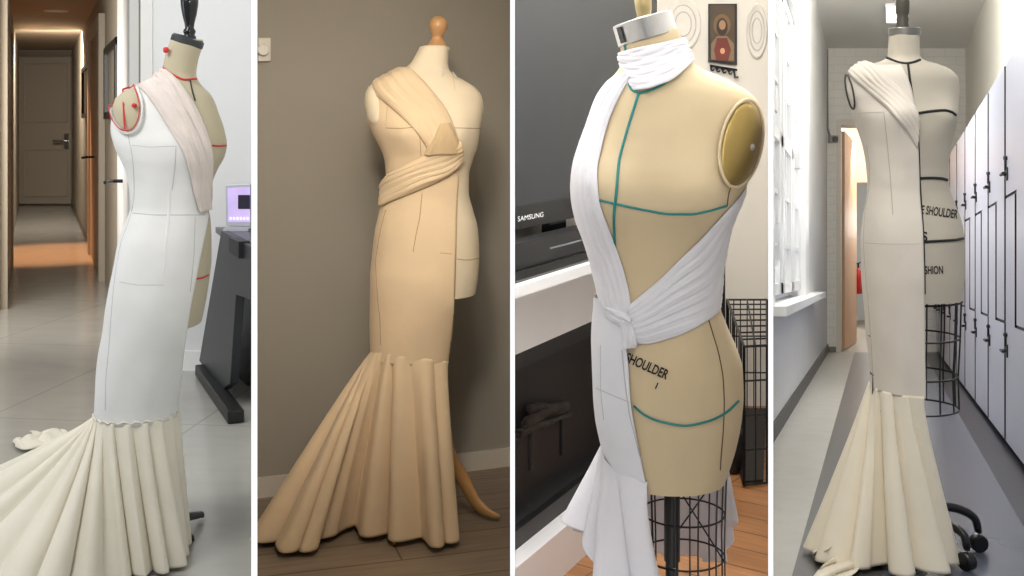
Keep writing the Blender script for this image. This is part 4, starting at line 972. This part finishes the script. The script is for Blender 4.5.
# lockers
m_lock = mat('pale_lilac_laminate', (194,196,212), .35, var=.02, vscale=3); m_gap = mat('black_edge_strip', (22,22,26), .5)
def locker(Y0_, first):
    W_ = min(.80, YE-.01-Y0_); g = .007; gy = .032; B0, B1 = -KF+.03, 1.0; ma = MR; lz, hz = -.24, .355; ym = Y0_+W_/2
    o = thing('locker', R(Y0_+.4, MR+.15, -KF), 'x', 'locker', 'row of tall Z-shaped lockers')
    cab = MB(); rbox(cab, Y0_, Y0_+W_, ma+.012, ma+.30, B0, B1); rbox(cab, Y0_, Y0_+W_, ma+.03, ma+.30, -KF, B0); cab.build('carcass', m_gap, o)
    def door(poly, name):
        a = [R(y, ma, r) for y, r in poly]; b = [R(y, ma+.014, r) for y, r in poly]
        n = len(a); return MB().add(a+b, [tuple(range(n)), tuple(range(n, 2*n))[::-1]]+[(i, (i+1) % n, n+(i+1) % n, n+i) for i in range(n)]).build(name, m_lock, o)
    def edged(d):                 # black edge banding round each door
        d.data.materials.append(m_gap)
        for p in d.data.polygons: p.material_index = 0 if len(p.vertices) > 4 else 1
        return d
    # near side is small Y: the upper door keeps the near half down to lz, the lower door the far half up to hz
    ya, yb = Y0_+gy, Y0_+W_-gy
    up = door([(ya,lz+g),(ym-gy,lz+g),(ym-gy,hz+g),(yb,hz+g),(yb,B1-.01),(ya,B1-.01)], 'upper_door'); edged(up)
    lo = door([(ya,B0),(yb,B0),(yb,hz-g),(ym+gy,hz-g),(ym+gy,lz-g),(ya,lz-g)], 'lower_door'); edged(lo)
    def handle(y, r, par):
        mb = MB(); rbox(mb, y-.03, y+.03, ma-.006, ma, r-.03, r+.03); mb.build('lock_plate', M['black'], par)
        mb = MB().tube([R(y,ma-.004,r), R(y,ma-.028,r)], .008, 8).tube([R(y+.045,ma-.026,r), R(y-.055,ma-.026,r)], .007, 8); mb.build('door_handle', M['black'], par)
        mb = MB().tube([R(y,ma-.002,r+.075), R(y,ma-.016,r+.075)], .010, 8).tube([R(y,ma-.009,r+.02), R(y,ma-.009,r+.075)], .006, 6); mb.build('padlock_hasp', M['black'], par)
    handle(yb-.06, .46, up); handle(yb-.06, -.37, lo)
    return o
lk_names = ['nearest', 'second', 'third', 'fourth', 'fifth', 'sixth', 'seventh', 'eighth', 'ninth']
for i in range(9):
    o = locker(4.46+.8*i-.0, i == 0) if i < 9 else None
    o['label'] = ('pale lilac Z-door locker, nearest to the camera and cut by the frame' if i == 0 else 'pale lilac Z-door locker, farthest in the row by the end wall' if i == 8 else 'pale lilac Z-door locker, %s in the row counting from the nearest' % lk_names[i])

# dress form 4
Y4 = 3.25; k4 = Y4/F
fz = lambda x, y: H+SL*y-KF
m_form4 = fabric('greige_linen_form', (200,190,172), bump=.04)
m_g4 = fabric('natural_calico', (234,223,208), bump=.08); m_g4b = fabric('cream_calico_skirt', (240,229,207), bump=.07)
m_tape4 = mat('black_tape', (24,24,26), .6)
rows4 = [(34,889,919,15),(46,888.5,919.5,15),(56,887.5,920,16),(60,884,923,18),(64,870,936,22),(68,858,947,26),(73,851,954,29),(79,848.5,958,31),(92,848.5,959,33),(104,852,957.5,36),(115,855,956,40),(130,860.5,953.5,40),(150,866,950,37),(170,869,948,34),(186,870,949,34),(202,868,954,37),(220,865,961,42),(242,863.5,964,45),(270,864,964,45),(297,866,962,43)]
b4 = lambda px, py: 8*math.exp(-((py-116)/16)**2)*(math.exp(-((px-884)/15)**2)+math.exp(-((px-938)/15)**2))
F4 = Form(rows4, Y4, bump=b4)
c4 = P(914, 300, Y4)
df4 = thing('dress_form', (c4.x, Y4, fz(0, Y4)), 'greige dress form with black tapes, wire cage and castors, in the locker corridor', 'dress form')
body4 = F4.mesh(); bv4 = body4.bvh()
body4.build('torso', m_form4, df4, smooth=True)
rc4 = P(904.5, 33, Y4)
MB().lathe([(0,-3*k4),(15*k4,-3*k4),(15.6*k4,-2*k4),(15.6*k4,4*k4),(14.5*k4,5*k4),(0,4*k4)], rc4, 40).build('neck_ring', mat('dull_steel', (150,148,140), .4, metal=.9), df4)
MB().lathe([(0,3*k4),(6*k4,3*k4),(6.5*k4,6*k4),(5.4*k4,9*k4),(6*k4,14*k4),(5*k4,17*k4),(6.4*k4,20*k4),(6.8*k4,30*k4),(6*k4,38*k4),(0,39*k4)], P(902.5, 33, Y4), 28).build('neck_post', mat('olive_turned_wood', (78,74,62), .5), df4, smooth=True)
for name, pts in (('neck_tape', [(887,57.5),(892,60),(899,62.5),(906,63.5),(913,62.5),(920,60)]), ('centre_tape', [(908,64),(910,80),(913,100),(916.5,125),(918.5,150),(919.5,180),(921,205),(923,235),(924,265),(924.5,294)]), ('bust_tape', [(917,113.5),(930,111.5),(944,110.5),(951,112),(955.5,115)]), ('waist_tape', [(919,178.5),(930,178),(941,178.5),(947,180)]), ('hip_tape', [(923,242),(940,241),(955,240),(963,238.5)])):
    seam(bv4, Y4, pts, r=.0042 if name != 'centre_tape' else .0036, off=.0005, n=50).build(name, m_tape4, df4)
text_on(bv4, Y4, 'E SHOULDER', 920.5, 213.5, 12.0, math.radians(8), m_txt, 'lettering', df4, ch=.52)
text_on(bv4, Y4, 'S', 921.5, 241, 13, 0, m_txt, 'lettering', df4)
text_on(bv4, Y4, 'FASHION', 917.5, 274, 11.0, math.radians(-1), m_txt, 'lettering', df4, ch=.56)
mz4 = P(0,297,Y4).z
for py, r in ((300,46),(336,44),(374,42),(407,43)):
    ring((c4.x, Y4), r*k4, P(0,py,Y4).z, .0030, 44, r*k4*.8).build('cage_ring', M['black'], df4)
for i in range(14):
    a = 2*PI*i/14+.1; q = V((math.cos(a), .8*math.sin(a), 0)); c = V((c4.x, Y4, 0))
    MB().tube([c+q*(r*k4)+V((0,0,P(0,py,Y4).z)) for py, r in ((296,45),(336,44),(374,42),(407,43))], .0024, 6).build('cage_wire', M['black'], df4)
MB().tube([(c4.x, Y4, mz4), (c4.x, Y4, fz(0,Y4)+.13)], .02, 16).build('pole', M['black'], df4)
m_cast = mat('castor_black', (16,16,20), .35)
for i in range(5):
    a = .10+2*PI*i/5; q = V((math.cos(a), math.sin(a), 0)); c = V((c4.x, Y4, 0)); Lg = .20
    hp = c+q*Lg; zf = fz(0, hp.y); z0 = fz(0, Y4)
    pts = catmull([c+V((0,0,z0+.14)), c+q*.10+V((0,0,z0+.135)), c+q*.19+V((0,0,max(zf, z0)+.095)), hp+V((0,0,zf+.062))], 16)
    lg = MB().tube(pts, [.015-.004*k/15 for k in range(16)], 10).build('base_leg', m_cast, df4, smooth=True)
    t = V((-q.y, q.x, 0)); Rw = t.to_track_quat('Z','Y').to_matrix()
    wc = hp+V((0,0,zf+.027))
    MB().lathe([(0,-.016),(.023,-.016),(.026,-.011),(.026,.011),(.023,.016),(0,.016)], wc, 24, Rw).tube([wc+V((0,0,.03)), hp+V((0,0,zf+.066))], .009, 8).build('castor', m_cast, lg)
# gown
rowsg4 = [r for r in rows4 if 64 <= r[0] <= 297]+[(330,868.5,961,42),(384,872,960,41),(396,872,960,41)]
G4 = Form(rowsg4, Y4, bump=b4)
edge4 = pchip([64,80,95,113,130,147,192,230,292,391], [900,908,913,916,917.5,918.5,920,923,924.5,926])
sh4, sr4 = G4.shell(edge4, -PI*1.0, off=.005, ya=66, yb=388, wr=lambda th, py: .0012*math.sin(py*.035+th*8)+.0006*math.sin(py*.12-th*6))
gown4 = thing('gown', (P(890,560,Y4).x, Y4-.1, fz(0,Y4)), 'cream calico half gown with pleated shoulder band and flared hem, in the locker corridor', 'gown')
sh4.build('bodice', m_g4, gown4, smooth=True, solid=.002)
bg4 = MB().merge(body4).merge(sh4).bvh()
strip(bg4, Y4, [(847,73),(855,80),(868,92),(882,104),(895,117),(906,130),(917,148)], [(866,61.5),(874,65),(885,75),(897,86),(907,97),(914,107),(917.5,116)], off=.007, amp=.009, pleats=5.5, seed=12, wob=.15, sharp=.9).build('shoulder_drape', m_g4, gown4, smooth=True, solid=.0015)
ovalring(bg4, Y4, (851,92), 3.2, 17, -.20, .0025, off=.004).build('armhole_edge', mat('grey_binding', (70,68,64), .7), gown4, smooth=True)
m_st4 = mat('taupe_stitch', (198,188,172), .8)
for pts, r in (([(859,113),(870,112.5),(884,112)], .0012), ([(884,112),(886,130),(888,150),(891,185),(893,215)], .0014), ([(864,243),(890,244),(920,244)], .0010), ([(867,145),(870,170),(869,190),(865,215),(864,242),(866,275),(869,309),(872,350),(873.5,384)], .0016)):
    seam(bg4, Y4, pts, r=r).build('seam_line', m_st4, gown4)
def fr_(px, py, dz=.015):       # point on the ramped floor
    Y = F*(KF-dz)/(py-272); return P(px, py, Y)
t0 = G4.theta(386, edge4(386)); th0 = math.degrees(t0)
kk = [(100,956,556),(86,955,562),(72,952,567),(56,942,570),(40,926,574),(24,912,575),(8,897,573),(-8,882,568),(-22,868,566),(-36,853,569),(-50,838,566),(-64,824,560),(-76,813,553),(-92,812,546),(-115,826,538),(-140,860,528),(-165,900,524),(-190,925,526)]
top = [G4.pt(386, math.radians(th0+(a-100)*(th0+188)/290), .005) for a, _, _ in kk]
hem = [fr_(x, y) for _, x, y in kk]
flounce(top, hem, 10, .048, gather=.002, ease=1.15, gp=.5, seed=14, low=lambda x, y: fz(x, y)+.006, power=.8).build('flounce', m_g4b, gown4, smooth=True, solid=.002)
# trailing corner of lining on the floor at the left
g = []
A4 = catmull([(845,545,0),(835,556,0),(822,566,0),(812,578,0)], 16); B4 = catmull([(862,560,0),(858,570,0),(848,578,0),(838,588,0)], 16)
for i in range(16):
    r = []
    for j in range(14):
        s = j/13; p = A4[i].lerp(B4[i], s); r.append(fr_(p.x, p.y, .012+.02*abs(math.sin(s*6+i*.25))))
    g.append(r)
MB().grid(g).build('train_corner', m_g4b, gown4, smooth=True, solid=.0015)
MB().grid([[fr_(813+s*22, 551-s*9+t*7-4*s*t, .02+.03*s+.012*math.sin(t*5+s*4)) for s in [j/9 for j in range(10)]] for t in [i/7 for i in range(8)]]).build('train_corner', m_g4b, gown4, smooth=True, solid=.0015)
# light
area('window_day', R(6.4, ML+.14, .75), R(6.6, MR, .1), 1.2, 5, (.92,.96,1.0), 2.0)
area('near_light', (px_x(890, 1.7), 1.7, 2.7), (px_x(905, 3.2), 3.2, .7), .5, 25, (1,.985,.96), .5)
area('passage_light', R(12.6, .0, 1.7), R(14.5, -.05, 0), .6, 45, (1,.97,.92), 1.2)
for Yp, pw in ((4.6, 26), (7.1, 95)):  # point fills added above the view to lift ceiling and walls
    l = bpy.data.lights.new('corridor_fill', 'POINT'); l.energy = pw; l.color = (1,.985,.96); l.shadow_soft_size = .22
    o = bpy.data.objects.new('corridor_fill', l); C.objects.link(o); o.location = R(Yp, .08, 1.76)
l = bpy.data.lights.new('passage_fill', 'POINT'); l.energy = 60; l.color = (1,.98,.95); l.shadow_soft_size = .2  # added fill hidden behind the form, brightens the dark passage
o = bpy.data.objects.new('passage_fill', l); C.objects.link(o); o.location = R(15.6, .18, .7)
